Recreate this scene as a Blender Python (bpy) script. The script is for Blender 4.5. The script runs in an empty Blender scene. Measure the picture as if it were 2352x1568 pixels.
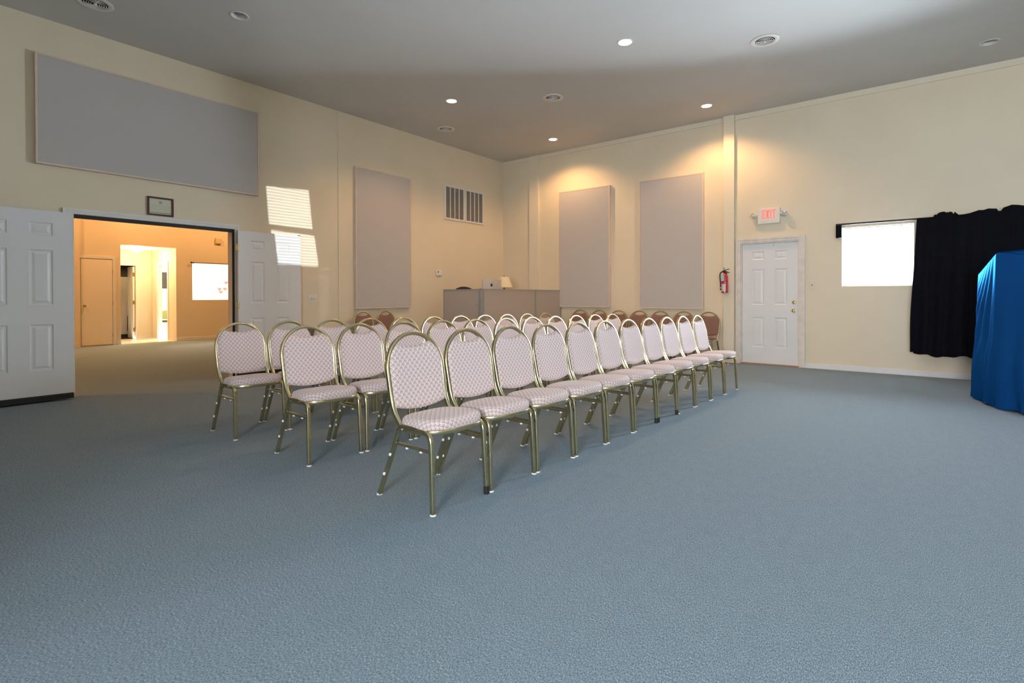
import bpy, bmesh, math, random
from mathutils import Vector, Matrix
PI = math.pi
S = bpy.context.scene
COL = S.collection
rnd = random.Random(7)

# ------------------------------------------------------------------ room constants (metres)
X0 = -7.796      # face of the left wall
Y1 = 9.628       # face of the back wall (exit door)
ZC = 4.29        # ceiling
XR = 4.6         # face of the right wall (outside the picture)
YF = -3.0        # face of the wall behind the photographer
XF = -15.55      # face of the far wall of the next room
CAM_H = 1.1661

# ------------------------------------------------------------------ materials
def new_mat(name):
    m = bpy.data.materials.new(name); m.use_nodes = True
    nt = m.node_tree; b = nt.nodes['Principled BSDF']
    return m, nt, b

def N(nt, t, **kw):
    n = nt.nodes.new(t)
    for k, v in kw.items(): setattr(n, k, v)
    return n

def math_node(nt, op, a, b=None, clamp=False):
    n = N(nt, 'ShaderNodeMath', operation=op); n.use_clamp = clamp
    for i, v in enumerate((a, b)):
        if v is None: continue
        if isinstance(v, (int, float)): n.inputs[i].default_value = v
        else: nt.links.new(v, n.inputs[i])
    return n.outputs[0]

def ramp(nt, fac, stops, interp='LINEAR'):
    r = N(nt, 'ShaderNodeValToRGB'); r.color_ramp.interpolation = interp
    e = r.color_ramp.elements
    while len(e) < len(stops): e.new(0.5)
    for k, (p, c) in enumerate(stops):
        e[k].position = p; e[k].color = (*c, 1)
    nt.links.new(fac, r.inputs['Fac'])
    return r.outputs['Color']

def mat(name, color, rough=0.6, metal=0.0, var=0.0, vscale=3.0, bump=0.0, bscale=60.0, spec=None, coat=0.0, sheen=0.0):
    m, nt, b = new_mat(name)
    b.inputs['Base Color'].default_value = (*color, 1)
    b.inputs['Roughness'].default_value = rough
    b.inputs['Metallic'].default_value = metal
    if spec is not None: b.inputs['Specular IOR Level'].default_value = spec
    if coat: b.inputs['Coat Weight'].default_value = coat
    if sheen: b.inputs['Sheen Weight'].default_value = sheen
    tc = N(nt, 'ShaderNodeTexCoord')
    nz = N(nt, 'ShaderNodeTexNoise'); nz.inputs['Scale'].default_value = vscale; nz.inputs['Detail'].default_value = 4
    nt.links.new(tc.outputs['Object'], nz.inputs['Vector'])
    if var:
        lo = tuple(max(0, c * (1 - var)) for c in color); hi = tuple(min(1, c * (1 + var)) for c in color)
        nt.links.new(ramp(nt, nz.outputs['Fac'], [(0.3, lo), (0.7, hi)]), b.inputs['Base Color'])
    if bump:
        n2 = N(nt, 'ShaderNodeTexNoise'); n2.inputs['Scale'].default_value = bscale; n2.inputs['Detail'].default_value = 3
        nt.links.new(tc.outputs['Object'], n2.inputs['Vector'])
        bp = N(nt, 'ShaderNodeBump'); bp.inputs['Strength'].default_value = bump; bp.inputs['Distance'].default_value = 0.01
        nt.links.new(n2.outputs['Fac'], bp.inputs['Height']); nt.links.new(bp.outputs['Normal'], b.inputs['Normal'])
    return m

def emit_mat(name, color, strength):
    m, nt, b = new_mat(name)
    b.inputs['Base Color'].default_value = (*color, 1)
    b.inputs['Emission Color'].default_value = (*color, 1)
    b.inputs['Emission Strength'].default_value = strength
    return m

def glass_mat(name):
    m = bpy.data.materials.new(name); m.use_nodes = True
    nt = m.node_tree; nt.nodes.clear()
    out = N(nt, 'ShaderNodeOutputMaterial'); mix = N(nt, 'ShaderNodeMixShader')
    tr = N(nt, 'ShaderNodeBsdfTransparent'); gl = N(nt, 'ShaderNodeBsdfGlossy'); fr = N(nt, 'ShaderNodeFresnel')
    gl.inputs['Roughness'].default_value = 0.03; fr.inputs['IOR'].default_value = 1.3
    tr.inputs['Color'].default_value = (0.97, 0.98, 0.98, 1)
    nt.links.new(fr.outputs[0], mix.inputs[0]); nt.links.new(tr.outputs[0], mix.inputs[1]); nt.links.new(gl.outputs[0], mix.inputs[2])
    nt.links.new(mix.outputs[0], out.inputs[0])
    return m

def carpet_mat():
    m, nt, b = new_mat('loop_carpet')
    tc = N(nt, 'ShaderNodeTexCoord')
    mp = N(nt, 'ShaderNodeMapping'); mp.inputs['Scale'].default_value = (1.0, 0.42, 1.0)
    nt.links.new(tc.outputs['Object'], mp.inputs['Vector'])
    def noise(scale, detail, off):
        n = N(nt, 'ShaderNodeTexNoise'); n.inputs['Scale'].default_value = scale; n.inputs['Detail'].default_value = detail
        n.inputs['Roughness'].default_value = 0.6
        o = N(nt, 'ShaderNodeVectorMath', operation='ADD'); o.inputs[1].default_value = off
        nt.links.new(mp.outputs[0], o.inputs[0]); nt.links.new(o.outputs[0], n.inputs['Vector'])
        return n.outputs['Fac']
    a = noise(CARPET_SCALE, 2, (0, 0, 0)); c = noise(CARPET_SCALE * 0.8, 3, (5.3, 1.7, 0)); d = noise(22.0, 4, (1, 2, 0))
    hue = ramp(nt, a, [(0.30, CARPET[0]), (0.46, CARPET[1]), (0.56, CARPET[2]), (0.72, CARPET[3])])
    val = ramp(nt, c, [(0.30, (0.55,) * 3), (0.5, (1.0,) * 3), (0.70, (1.45,) * 3)])
    mx = N(nt, 'ShaderNodeMix', data_type='RGBA', blend_type='MULTIPLY'); mx.inputs[0].default_value = 1
    nt.links.new(hue, mx.inputs[6]); nt.links.new(val, mx.inputs[7])
    wear = ramp(nt, d, [(0.3, (0.91,) * 3), (0.7, (0.99,) * 3)])
    m2 = N(nt, 'ShaderNodeMix', data_type='RGBA', blend_type='MULTIPLY'); m2.inputs[0].default_value = 1
    nt.links.new(mx.outputs[2], m2.inputs[6]); nt.links.new(wear, m2.inputs[7])
    nt.links.new(m2.outputs[2], b.inputs['Base Color'])
    b.inputs['Roughness'].default_value = 0.95; b.inputs['Specular IOR Level'].default_value = 0.1
    bp = N(nt, 'ShaderNodeBump'); bp.inputs['Strength'].default_value = 0.45; bp.inputs['Distance'].default_value = 0.003
    nt.links.new(c, bp.inputs['Height']); nt.links.new(bp.outputs['Normal'], b.inputs['Normal'])
    return m

def scale_fabric(name, base, light, line, dot=0.0):
    """upholstery with rows of fan-shaped fish scales, in metric UVs"""
    m, nt, b = new_mat(name)
    uv = N(nt, 'ShaderNodeUVMap'); sp = N(nt, 'ShaderNodeSeparateXYZ')
    nt.links.new(uv.outputs[0], sp.inputs[0])
    U = math_node(nt, 'MULTIPLY', sp.outputs[0], 1 / 0.036); V = math_node(nt, 'MULTIPLY', sp.outputs[1], 1 / 0.038)
    a = math_node(nt, 'FRACT', math_node(nt, 'ADD', math_node(nt, 'ADD', U, V), 50.0))
    c = math_node(nt, 'FRACT', math_node(nt, 'ADD', math_node(nt, 'SUBTRACT', V, U), 50.0))
    h = math_node(nt, 'MULTIPLY', math_node(nt, 'ADD', a, c), 0.5)      # 0 at the foot of a scale, 1 at its crown
    x = math_node(nt, 'ABSOLUTE', math_node(nt, 'MULTIPLY', math_node(nt, 'SUBTRACT', a, c), 0.5))
    xn = math_node(nt, 'SUBTRACT', 0.5, x)
    def arch(q):        # crown height of a scale at distance q from its axis
        w = math_node(nt, 'SUBTRACT', 1.0, math_node(nt, 'MULTIPLY', math_node(nt, 'MULTIPLY', q, q), 4.0), True)
        return math_node(nt, 'ADD', 0.5, math_node(nt, 'MULTIPLY', math_node(nt, 'POWER', w, 0.85), 0.46))
    def stroke(f, q):   # thin dark arc under the crown, fading down its flanks
        d = math_node(nt, 'ABSOLUTE', math_node(nt, 'ADD', f, 0.03))
        r_ = ramp(nt, d, [(0.0, (1, 1, 1)), (0.03, (0.9,) * 3), (0.11, (0, 0, 0))])
        return math_node(nt, 'MULTIPLY', r_, math_node(nt, 'SUBTRACT', 1.0, math_node(nt, 'MULTIPLY', math_node(nt, 'MULTIPLY', q, q), 3.6), True))
    f1 = math_node(nt, 'SUBTRACT', h, arch(x))
    f2 = math_node(nt, 'SUBTRACT', math_node(nt, 'ADD', h, 0.5), arch(xn))
    low = math_node(nt, 'GREATER_THAN', 0.0, f2)          # the flank of a neighbour one row down
    hh = math_node(nt, 'ADD', h, math_node(nt, 'MULTIPLY', low, 0.5))
    body = ramp(nt, hh, [(0.0, light), (0.34, light), (0.66, base), (1.0, base)])
    ln = math_node(nt, 'MAXIMUM', stroke(f1, x), stroke(f2, xn))
    mx = N(nt, 'ShaderNodeMix', data_type='RGBA'); nt.links.new(ln, mx.inputs[0])
    nt.links.new(body, mx.inputs[6]); mx.inputs[7].default_value = (*line, 1)
    nt.links.new(mx.outputs[2], b.inputs['Base Color'])
    b.inputs['Roughness'].default_value = 0.75; b.inputs['Specular IOR Level'].default_value = 0.3
    b.inputs['Sheen Weight'].default_value = 0.15
    return m

def steel_mat():
    m, nt, b = new_mat('brushed_steel')
    tc = N(nt, 'ShaderNodeTexCoord'); mp = N(nt, 'ShaderNodeMapping'); mp.inputs['Scale'].default_value = (40, 40, 0.6)
    nz = N(nt, 'ShaderNodeTexNoise'); nz.inputs['Scale'].default_value = 3
    nt.links.new(tc.outputs['Object'], mp.inputs['Vector']); nt.links.new(mp.outputs[0], nz.inputs['Vector'])
    nt.links.new(ramp(nt, nz.outputs['Fac'], [(0.3, (0.42, 0.40, 0.37)), (0.7, (0.62, 0.60, 0.56))]), b.inputs['Base Color'])
    b.inputs['Metallic'].default_value = 0.9; b.inputs['Roughness'].default_value = 0.3
    return m

def paper_mat():
    """printed certificate: cream paper with a green bar and faint lines of print"""
    m, nt, b = new_mat('certificate_paper')
    b.inputs['Base Color'].default_value = (0.62, 0.62, 0.48, 1); b.inputs['Roughness'].default_value = 0.5
    return m

CARPET_SCALE = 320.0
CARPET = [(0.10, 0.165, 0.225), (0.195, 0.285, 0.355), (0.265, 0.325, 0.38), (0.52, 0.475, 0.455)]
WALL = (0.74, 0.645, 0.49)
M = dict(
    wall=mat('cream_wall_paint', WALL, 0.55, var=0.03, vscale=1.2, bump=0.05, bscale=90),
    ceil=mat('ceiling_paint', (0.60, 0.60, 0.585), 0.7, var=0.03, vscale=0.8),
    carpet=carpet_mat(),
    trim=mat('cream_trim_paint', (0.74, 0.66, 0.52), 0.5),
    white=mat('white_trim_paint', (0.74, 0.73, 0.72), 0.45, var=0.03, vscale=5),
    door=mat('white_door_paint', (0.72, 0.725, 0.74), 0.4, var=0.02, vscale=3),
    casing=mat('worn_casing_paint', (0.70, 0.64, 0.58), 0.5, var=0.08, vscale=12),
    jamb=mat('pinkish_jamb_paint', (0.80, 0.73, 0.68), 0.5, var=0.04, vscale=8),
    black=mat('black_rubber', (0.012, 0.012, 0.012), 0.6),
    blackcloth=mat('black_curtain_cloth', (0.0035, 0.0035, 0.007), 0.9, var=0.2, vscale=6, sheen=0.04, spec=0.15),
    satin=None,
    brass=mat('polished_brass', (0.60, 0.53, 0.33), 0.24, metal=1.0, var=0.10, vscale=18),
    goldbrass=mat('gold_hardware', (0.72, 0.55, 0.25), 0.22, metal=1.0),
    pink=scale_fabric('mauve_scale_fabric', (0.57, 0.445, 0.435), (0.74, 0.63, 0.615), (0.31, 0.225, 0.225)),
    rust=scale_fabric('rust_scale_fabric', (0.20, 0.10, 0.08), (0.36, 0.235, 0.185), (0.11, 0.05, 0.045)),
    nylon=mat('white_nylon', (0.85, 0.84, 0.82), 0.4),
    acoustic=mat('grey_acoustic_fabric', (0.52, 0.49, 0.475), 0.95, var=0.03, vscale=150, bump=0.3, bscale=500),
    acedge=mat('pinkish_panel_edge', (0.68, 0.55, 0.46), 0.6, var=0.05, vscale=6),
    plastic=mat('white_plastic', (0.74, 0.72, 0.68), 0.4),
    ivory=mat('ivory_plate', (0.70, 0.62, 0.50), 0.4),
    dark=mat('dark_void', (0.015, 0.015, 0.015), 0.8),
    grille=mat('grille_filter_grey', (0.34, 0.30, 0.26), 0.8),
    redpaint=mat('red_enamel', (0.50, 0.012, 0.02), 0.25, coat=0.5),
    label=mat('printed_label', (0.62, 0.58, 0.58), 0.5),
    labelred=mat('label_red_ink', (0.55, 0.12, 0.12), 0.5),
    labelblack=mat('label_black_ink', (0.06, 0.06, 0.06), 0.5),
    tag=mat('pale_blue_tag', (0.38, 0.50, 0.58), 0.6),
    bluetag=mat('blue_seal', (0.12, 0.22, 0.55), 0.5),
    mahogany=mat('mahogany_frame', (0.075, 0.018, 0.012), 0.35, var=0.3, vscale=20),
    paper=paper_mat(),
    ink=mat('faint_ink', (0.36, 0.36, 0.29), 0.6),
    green=mat('green_ink', (0.07, 0.14, 0.09), 0.6),
    partition=mat('taupe_partition_fabric', (0.43, 0.355, 0.30), 0.8, var=0.03, vscale=200, sheen=0.2),
    alu=mat('grey_partition_trim', (0.36, 0.35, 0.34), 0.4, metal=0.3),
    silver=mat('silver_case', (0.62, 0.61, 0.61), 0.28, metal=0.45),
    lampshade=mat('cream_shade', (0.74, 0.64, 0.46), 0.8),
    bronze=mat('dark_bronze', (0.05, 0.025, 0.015), 0.4, metal=0.6),
    desk=mat('desk_laminate', (0.45, 0.38, 0.30), 0.5),
    leather=mat('dark_brown_leather', (0.035, 0.014, 0.012), 0.45),
    chrome=mat('chrome', (0.7, 0.7, 0.7), 0.12, metal=1.0),
    lens=mat('lamp_reflector', (0.80, 0.81, 0.80), 0.18, metal=0.7),
    glass=glass_mat('window_glass'),
    blind=mat('white_blind_slats', (0.85, 0.85, 0.84), 0.5),
    tile=mat('cream_floor_tile', (0.72, 0.66, 0.54), 0.25, var=0.05, vscale=4),
    flatdoor=mat('flat_cream_door', (0.82, 0.745, 0.63), 0.5),
    steel=steel_mat(),
    tv=mat('grey_screen', (0.05, 0.055, 0.055), 0.25),
    greenvinyl=mat('green_vinyl', (0.36, 0.42, 0.16), 0.5),
    redpaper=mat('red_paper', (0.80, 0.12, 0.08), 0.7),
    wood=mat('threshold_wood', (0.36, 0.20, 0.12), 0.5, var=0.2, vscale=15),
    putty=mat('canned_can_white', (0.72, 0.73, 0.74), 0.35),
    thermo=mat('beige_thermostat', (0.66, 0.50, 0.30), 0.5),
    whitewall=mat('white_wall_paint', (0.82, 0.80, 0.76), 0.6),
    bulb=emit_mat('lit_bulb', (1.0, 0.80, 0.52), 28),
    dome=emit_mat('lit_dome', (1.0, 0.86, 0.60), 14),
    exitred=emit_mat('lit_red_letters', (1.0, 0.13, 0.10), 1.1),
)
def satin():
    m = bpy.data.materials.new('blue_satin'); m.use_nodes = True
    nt = m.node_tree; nt.nodes.clear()
    out = N(nt, 'ShaderNodeOutputMaterial'); mix = N(nt, 'ShaderNodeMixShader'); mix.inputs[0].default_value = 0.10
    d = N(nt, 'ShaderNodeBsdfDiffuse'); g = N(nt, 'ShaderNodeBsdfGlossy')
    d.inputs['Color'].default_value = (0.005, 0.052, 0.205, 1); g.inputs['Color'].default_value = (0.03, 0.22, 0.55, 1); g.inputs['Roughness'].default_value = 0.38
    nt.links.new(d.outputs[0], mix.inputs[1]); nt.links.new(g.outputs[0], mix.inputs[2]); nt.links.new(mix.outputs[0], out.inputs[0])
    return m
M['satin'] = satin()

# ------------------------------------------------------------------ mesh helpers
def box(bm, x0, x1, y0, y1, z0, z1, bev=0.0):
    v = [bm.verts.new((x, y, z)) for z in (z0, z1) for y in (y0, y1) for x in (x0, x1)]
    fs = [(0, 2, 3, 1), (4, 5, 7, 6), (0, 1, 5, 4), (2, 6, 7, 3), (0, 4, 6, 2), (1, 3, 7, 5)]
    f = [bm.faces.new([v[i] for i in q]) for q in fs]
    if bev:
        es = list({e for a in f for e in a.edges})
        bmesh.ops.bevel(bm, geom=es, offset=bev, segments=2, affect='EDGES', profile=0.5)

def cyl(bm, c, r0, r1, depth, axis='Z', n=24, rot=None):
    m = Matrix.Translation(c)
    if rot is not None: m = m @ rot
    elif axis == 'X': m = m @ Matrix.Rotation(PI / 2, 4, 'Y')
    elif axis == 'Y': m = m @ Matrix.Rotation(-PI / 2, 4, 'X')
    bmesh.ops.create_cone(bm, cap_ends=True, segments=n, radius1=r0, radius2=r1, depth=depth, matrix=m)

def ball(bm, c, r, sx=1, sy=1, sz=1, n=16):
    bmesh.ops.create_uvsphere(bm, u_segments=n, v_segments=n // 2, radius=r, matrix=Matrix.Translation(c) @ Matrix.Diagonal((sx, sy, sz, 1)))

def lathe(bm, prof, c=(0, 0, 0), axis='Z', n=32, close=False):
    rings = []
    for r, h in prof:
        ring = []
        for k in range(n):
            a = 2 * PI * k / n; p = (r * math.cos(a), r * math.sin(a), h)
            if axis == 'Y': p = (p[0], h, p[1])
            if axis == 'X': p = (h, p[0], p[1])
            ring.append(bm.verts.new((c[0] + p[0], c[1] + p[1], c[2] + p[2])))
        rings.append(ring)
    for a, b in zip(rings, rings[1:]):
        for k in range(n):
            bm.faces.new((a[k], a[(k + 1) % n], b[(k + 1) % n], b[k]))
    return rings

def section(w, d, r=0.25, seg=2):
    """rounded rectangle profile"""
    pts = []
    rr = r * min(w, d)
    for cx, cy, a0 in ((w / 2 - rr, d / 2 - rr, 0), (-w / 2 + rr, d / 2 - rr, 90), (-w / 2 + rr, -d / 2 + rr, 180), (w / 2 - rr, -d / 2 + rr, 270)):
        for k in range(seg + 1):
            a = math.radians(a0 + 90 * k / seg); pts.append((cx + rr * math.cos(a), cy + rr * math.sin(a)))
    return pts

def sweep(bm, path, prof, side, cap=True, closed=False):
    """sweep a 2-D profile along a path; side = fixed reference direction (or list) for the profile's first axis"""
    n = len(path); rings = []
    P = [Vector(p) for p in path]
    for i in range(n):
        if closed: t = P[(i + 1) % n] - P[i - 1]
        else: t = P[min(i + 1, n - 1)] - P[max(i - 1, 0)]
        t.normalize()
        s = Vector(side[i] if isinstance(side, list) else side)
        s = (s - t * s.dot(t)).normalized(); u = t.cross(s)
        rings.append([bm.verts.new(P[i] + s * a + u * b) for a, b in prof])
    m = len(prof)
    for i in range(n if closed else n - 1):
        A, B = rings[i], rings[(i + 1) % n]
        for k in range(m): bm.faces.new((A[k], A[(k + 1) % m], B[(k + 1) % m], B[k]))
    if cap and not closed:
        bm.faces.new(rings[0][::-1]); bm.faces.new(rings[-1])

def tube(bm, path, r, n=10):
    prof = [(r * math.cos(2 * PI * k / n), r * math.sin(2 * PI * k / n)) for k in range(n)]
    t = Vector(path[-1]) - Vector(path[0])
    ref = Vector((0.31, 0.87, 0.2)) if abs(t.normalized().dot(Vector((0.31, 0.87, 0.2)).normalized())) < 0.9 else Vector((1, 0, 0))
    sweep(bm, path, prof, ref)

def smooth_path(ctrl, n=6):
    """Catmull-Rom through control points"""
    P = [Vector(p) for p in ctrl]; P = [2 * P[0] - P[1]] + P + [2 * P[-1] - P[-2]]
    out = []
    for i in range(1, len(P) - 2):
        for k in range(n):
            t = k / n; a, b, c, d = P[i - 1], P[i], P[i + 1], P[i + 2]
            out.append(0.5 * ((2 * b) + (c - a) * t + (2 * a - 5 * b + 4 * c - d) * t * t + (3 * b - a - 3 * c + d) * t ** 3))
    out.append(P[-2]); return out

def mesh_of(name, bm, m, smooth=False, angle=40):
    bmesh.ops.recalc_face_normals(bm, faces=bm.faces)
    me = bpy.data.meshes.new(name); bm.to_mesh(me); bm.free()
    if smooth:
        for p in me.polygons: p.use_smooth = True
        try: me.set_sharp_from_angle(angle=math.radians(angle))
        except Exception: pass
    me.materials.append(m)
    return me

def obj(name, bm, m, parent=None, smooth=False, angle=40):
    o = bpy.data.objects.new(name, mesh_of(name, bm, m, smooth, angle)); COL.objects.link(o)
    if parent is not None:
        o.parent = parent; o.matrix_parent_inverse = parent.matrix_world.inverted() if False else Matrix()
    return o

def tag(o, label=None, cat=None, group=None, kind=None):
    if label: o['label'] = label
    if cat: o['category'] = cat
    if group: o['group'] = group
    if kind: o['kind'] = kind
    return o

def thing(name, label, cat, loc=(0, 0, 0), rz=0.0, group=None, kind=None):
    o = bpy.data.objects.new(name, None); COL.objects.link(o)
    o.location = loc; o.rotation_euler = (0, 0, rz); o.empty_display_size = 0.1
    return tag(o, label, cat, group, kind)

def copy_tree(o, parent=None):
    c = o.copy(); COL.objects.link(c); c.parent = parent
    for ch in list(o.children): copy_tree(ch, c)
    return c

def struct(name, bm, m, label, cat, parent=None, smooth=False):
    o = obj(name, bm, m, parent, smooth)
    if parent is None: tag(o, label, cat, None, 'structure')
    return o

def light(name, kind, loc, energy, color, parent=None, rot=(0, 0, 0), **kw):
    L = bpy.data.lights.new(name, kind); L.energy = energy; L.color = color
    for k, v in kw.items(): setattr(L, k, v)
    o = bpy.data.objects.new(name, L); COL.objects.link(o); o.location = loc; o.rotation_euler = rot
    if parent is not None: o.parent = parent
    return o

def holes_wall(bm, u0, u1, z0, z1, holes, put):
    """wall slab in cells around rectangular holes (u0,u1,z0,z1); put(bm,u0,u1,z0,z1) adds one cell"""
    us = sorted({u0, u1, *[h[0] for h in holes], *[h[1] for h in holes]})
    for a, b in zip(us, us[1:]):
        cuts = sorted([(h[2], h[3]) for h in holes if h[0] <= a and h[1] >= b])
        z = z0
        for c, d in cuts:
            if c > z: put(bm, a, b, z, c)
            z = d
        if z < z1: put(bm, a, b, z, z1)

# ------------------------------------------------------------------ the setting
TL, TB = 0.15, 0.18
bm = bmesh.new(); box(bm, XF - 0.2, XR + 0.3, YF - 0.3, Y1 + 0.3, -0.2, 0.0)
struct('floor', bm, M['carpet'], 'blue grey speckled loop pile carpet across both rooms', 'floor')
CEIL_HOLES = [(-2.92, 6.00, .0785), (-5.98, 6.08, .0785), (-2.842, 8.833, .0785), (-5.856, 8.814, .0785), (-6.016, 2.776, .0785), (0.616, 8.792, .0785),
              (-1.556, 7.022, .111), (-4.625, 6.962, .111), (-7.059, 7.021, .111), (-6.962, 1.71, .111)]
bm = bmesh.new(); es = []
lp = [bm.verts.new((x, y, ZC)) for x, y in ((XF - 0.2, YF - 0.3), (XR + 0.3, YF - 0.3), (XR + 0.3, Y1 + 0.3), (XF - 0.2, Y1 + 0.3))]
es += [bm.edges.new((lp[k], lp[(k + 1) % 4])) for k in range(4)]
for x, y, r in CEIL_HOLES:
    lp = [bm.verts.new((x + r * math.cos(2 * PI * k / 36), y + r * math.sin(2 * PI * k / 36), ZC)) for k in range(36)]
    es += [bm.edges.new((lp[k], lp[(k + 1) % 36])) for k in range(36)]
bmesh.ops.triangle_fill(bm, use_beauty=True, edges=es)
box(bm, XF - 0.2, XR + 0.3, YF - 0.3, Y1 + 0.3, ZC + 0.25, ZC + 0.35)
struct('ceiling', bm, M['ceil'], 'flat grey white painted ceiling with recessed lights', 'ceiling')

DL0, DL1, DLZ = 1.655, 3.505, 2.13      # double doorway
bm = bmesh.new()
holes_wall(bm, YF - 0.3, Y1 + 0.3, 0, ZC, [(DL0, DL1, 0, DLZ)], lambda b, a, c, z0, z1: box(b, X0 - TL, X0, a, c, z0, z1))
struct('wall_left', bm, M['wall'], 'cream wall with the wide open double doorway', 'wall')

W1 = (-1.02, -0.13, 1.31, 2.2145)
D3 = (-2.515, -1.610, 0.0, 2.075)
bm = bmesh.new()
holes_wall(bm, X0, XR, 0, ZC, [W1, D3], lambda b, a, c, z0, z1: box(b, a, c, Y1, Y1 + TB, z0, z1))
struct('wall_back', bm, M['wall'], 'cream wall with the exit door and bright window', 'wall')

W2 = (3.85, 5.15, 1.2, 3.66)          # added window in the unseen right wall, shaped to throw the sun patch
W4 = (2.6, 4.2, 0.9, 2.4)
bm = bmesh.new()
holes_wall(bm, YF, Y1, 0, ZC, [W2], lambda b, a, c, z0, z1: box(b, XR, XR + TB, a, c, z0, z1))
struct('wall_right', bm, M['wall'], 'cream wall with an added window shaping the sun patch, right of the photographer', 'wall')
W3 = (0.0, 1.3, 1.0, 2.3)
bm = bmesh.new()
holes_wall(bm, X0, XR + TB, 0, ZC, [W3, W4], lambda b, a, c, z0, z1: box(b, a, c, YF - TB, YF, z0, z1))
struct('wall_front', bm, M['wall'], 'cream wall with a wide window behind the photographer', 'wall')

bm = bmesh.new(); box(bm, XF - 0.2, X0 - TL, YF - 0.3, YF, 0, ZC); struct('wall_next_front', bm, M['wall'], 'cream near end wall of the next room', 'wall')
bm = bmesh.new(); box(bm, XF - 0.2, X0 - TL, Y1, Y1 + 0.3, 0, ZC); struct('wall_next_back', bm, M['wall'], 'cream far end wall of the next room', 'wall')

# pilasters and ceiling trim on the back wall
n_trim = [0]
def trim(bm, m, label, cat='trim', smooth=False):
    n_trim[0] += 1
    return struct('trim_%d' % n_trim[0], bm, m, label, cat, None, smooth)
bm = bmesh.new(); box(bm, -7.005, -6.76, Y1 - 0.05, Y1, 0, ZC); trim(bm, M['trim'], 'narrow cream pilaster behind the office partition', 'pilaster')
bm = bmesh.new(); box(bm, -2.78, -2.602, Y1 - 0.085, Y1, 0, ZC); trim(bm, M['trim'], 'cream pilaster carrying the fire extinguisher', 'pilaster')
bm = bmesh.new(); box(bm, X0, -7.02, Y1 - 0.02, Y1, ZC - 0.085, ZC); trim(bm, M['trim'], 'short ceiling trim board in the room corner')
bm = bmesh.new(); box(bm, -6.76, -2.78, Y1 - 0.02, Y1, ZC - 0.085, ZC); trim(bm, M['trim'], 'ceiling trim board above the two tall back wall panels')
bm = bmesh.new(); box(bm, -2.602, XR, Y1 - 0.02, Y1, ZC - 0.085, ZC); trim(bm, M['trim'], 'ceiling trim board above the exit door and window')
bm = bmesh.new(); box(bm, -7.02, -7.005, Y1 - 0.012, Y1 + 0.0, 3.2, ZC); trim(bm, M['dark'], 'dark open gap beside the corner pilaster', 'gap')
bm = bmesh.new(); box(bm, X0, X0 + 0.012, 5.205, 5.23, 0, 1.4); box(bm, X0, X0 + 0.014, 5.206, 5.229, 1.402, ZC)
trim(bm, M['trim'], 'thin cream vertical wiring strip on the left wall', 'strip')
# baseboards
bm = bmesh.new(); box(bm, -1.526, XR, Y1 - 0.016, Y1, 0, 0.085, 0.004); struct('baseboard_back', bm, M['white'], 'white baseboard under the curtain and window', 'baseboard')
bm = bmesh.new(); box(bm, X0, X0 + 0.015, DL1 + 0.07, Y1 - 0.02, 0, 0.085, 0.004); struct('baseboard_left', bm, M['white'], 'white baseboard behind the brown chairs on the left wall', 'baseboard')
bm = bmesh.new(); box(bm, X0 + .02, -2.79, Y1 - 0.016, Y1, 0, 0.085, 0.004); struct('baseboard_corner', bm, M['white'], 'white baseboard under the tall back wall panels', 'baseboard')

# double doorway casing, jambs, weatherstrip
bm = bmesh.new()
for t, o0, o1 in ((0.018, 0.0, 0.0635), (0.026, 0.035, 0.063), (0.022, 0.012, 0.024)):
    box(bm, X0 - .001, X0 + t, DL0 - o1, DL0 - o0, 0, DLZ + o0)
    box(bm, X0 - .001, X0 + t, DL1 + o0, DL1 + o1, 0, DLZ + o0)
    box(bm, X0 - .001, X0 + t, DL0 - o1, DL1 + o1, DLZ + o0, DLZ + o1)
trim(bm, M['white'], 'white moulded casing around the double doorway', 'door casing')
bm = bmesh.new()
box(bm, X0 - TL - 0.005, X0 - 0.002, DL1 - 0.02, DL1, 0, DLZ - 0.02); box(bm, X0 - TL - 0.005, X0 - 0.002, DL0, DL0 + 0.02, 0, DLZ - 0.02); box(bm, X0 - TL - 0.005, X0 - 0.002, DL0, DL1, DLZ - 0.02, DLZ)
trim(bm, M['jamb'], 'pinkish jamb lining of the double doorway', 'door jamb')
bm = bmesh.new()
box(bm, X0 - 0.03, X0 + 0.004, DL0 + .02, DL1 - 0.025, DLZ - 0.045, DLZ - 0.001); box(bm, X0 - 0.012, X0 + 0.006, DL1 - 0.025, DL1 + 0.004, 0, DLZ - 0.001)
trim(bm, M['black'], 'black weatherstrip along the doorway head and right jamb', 'weatherstrip')

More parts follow.
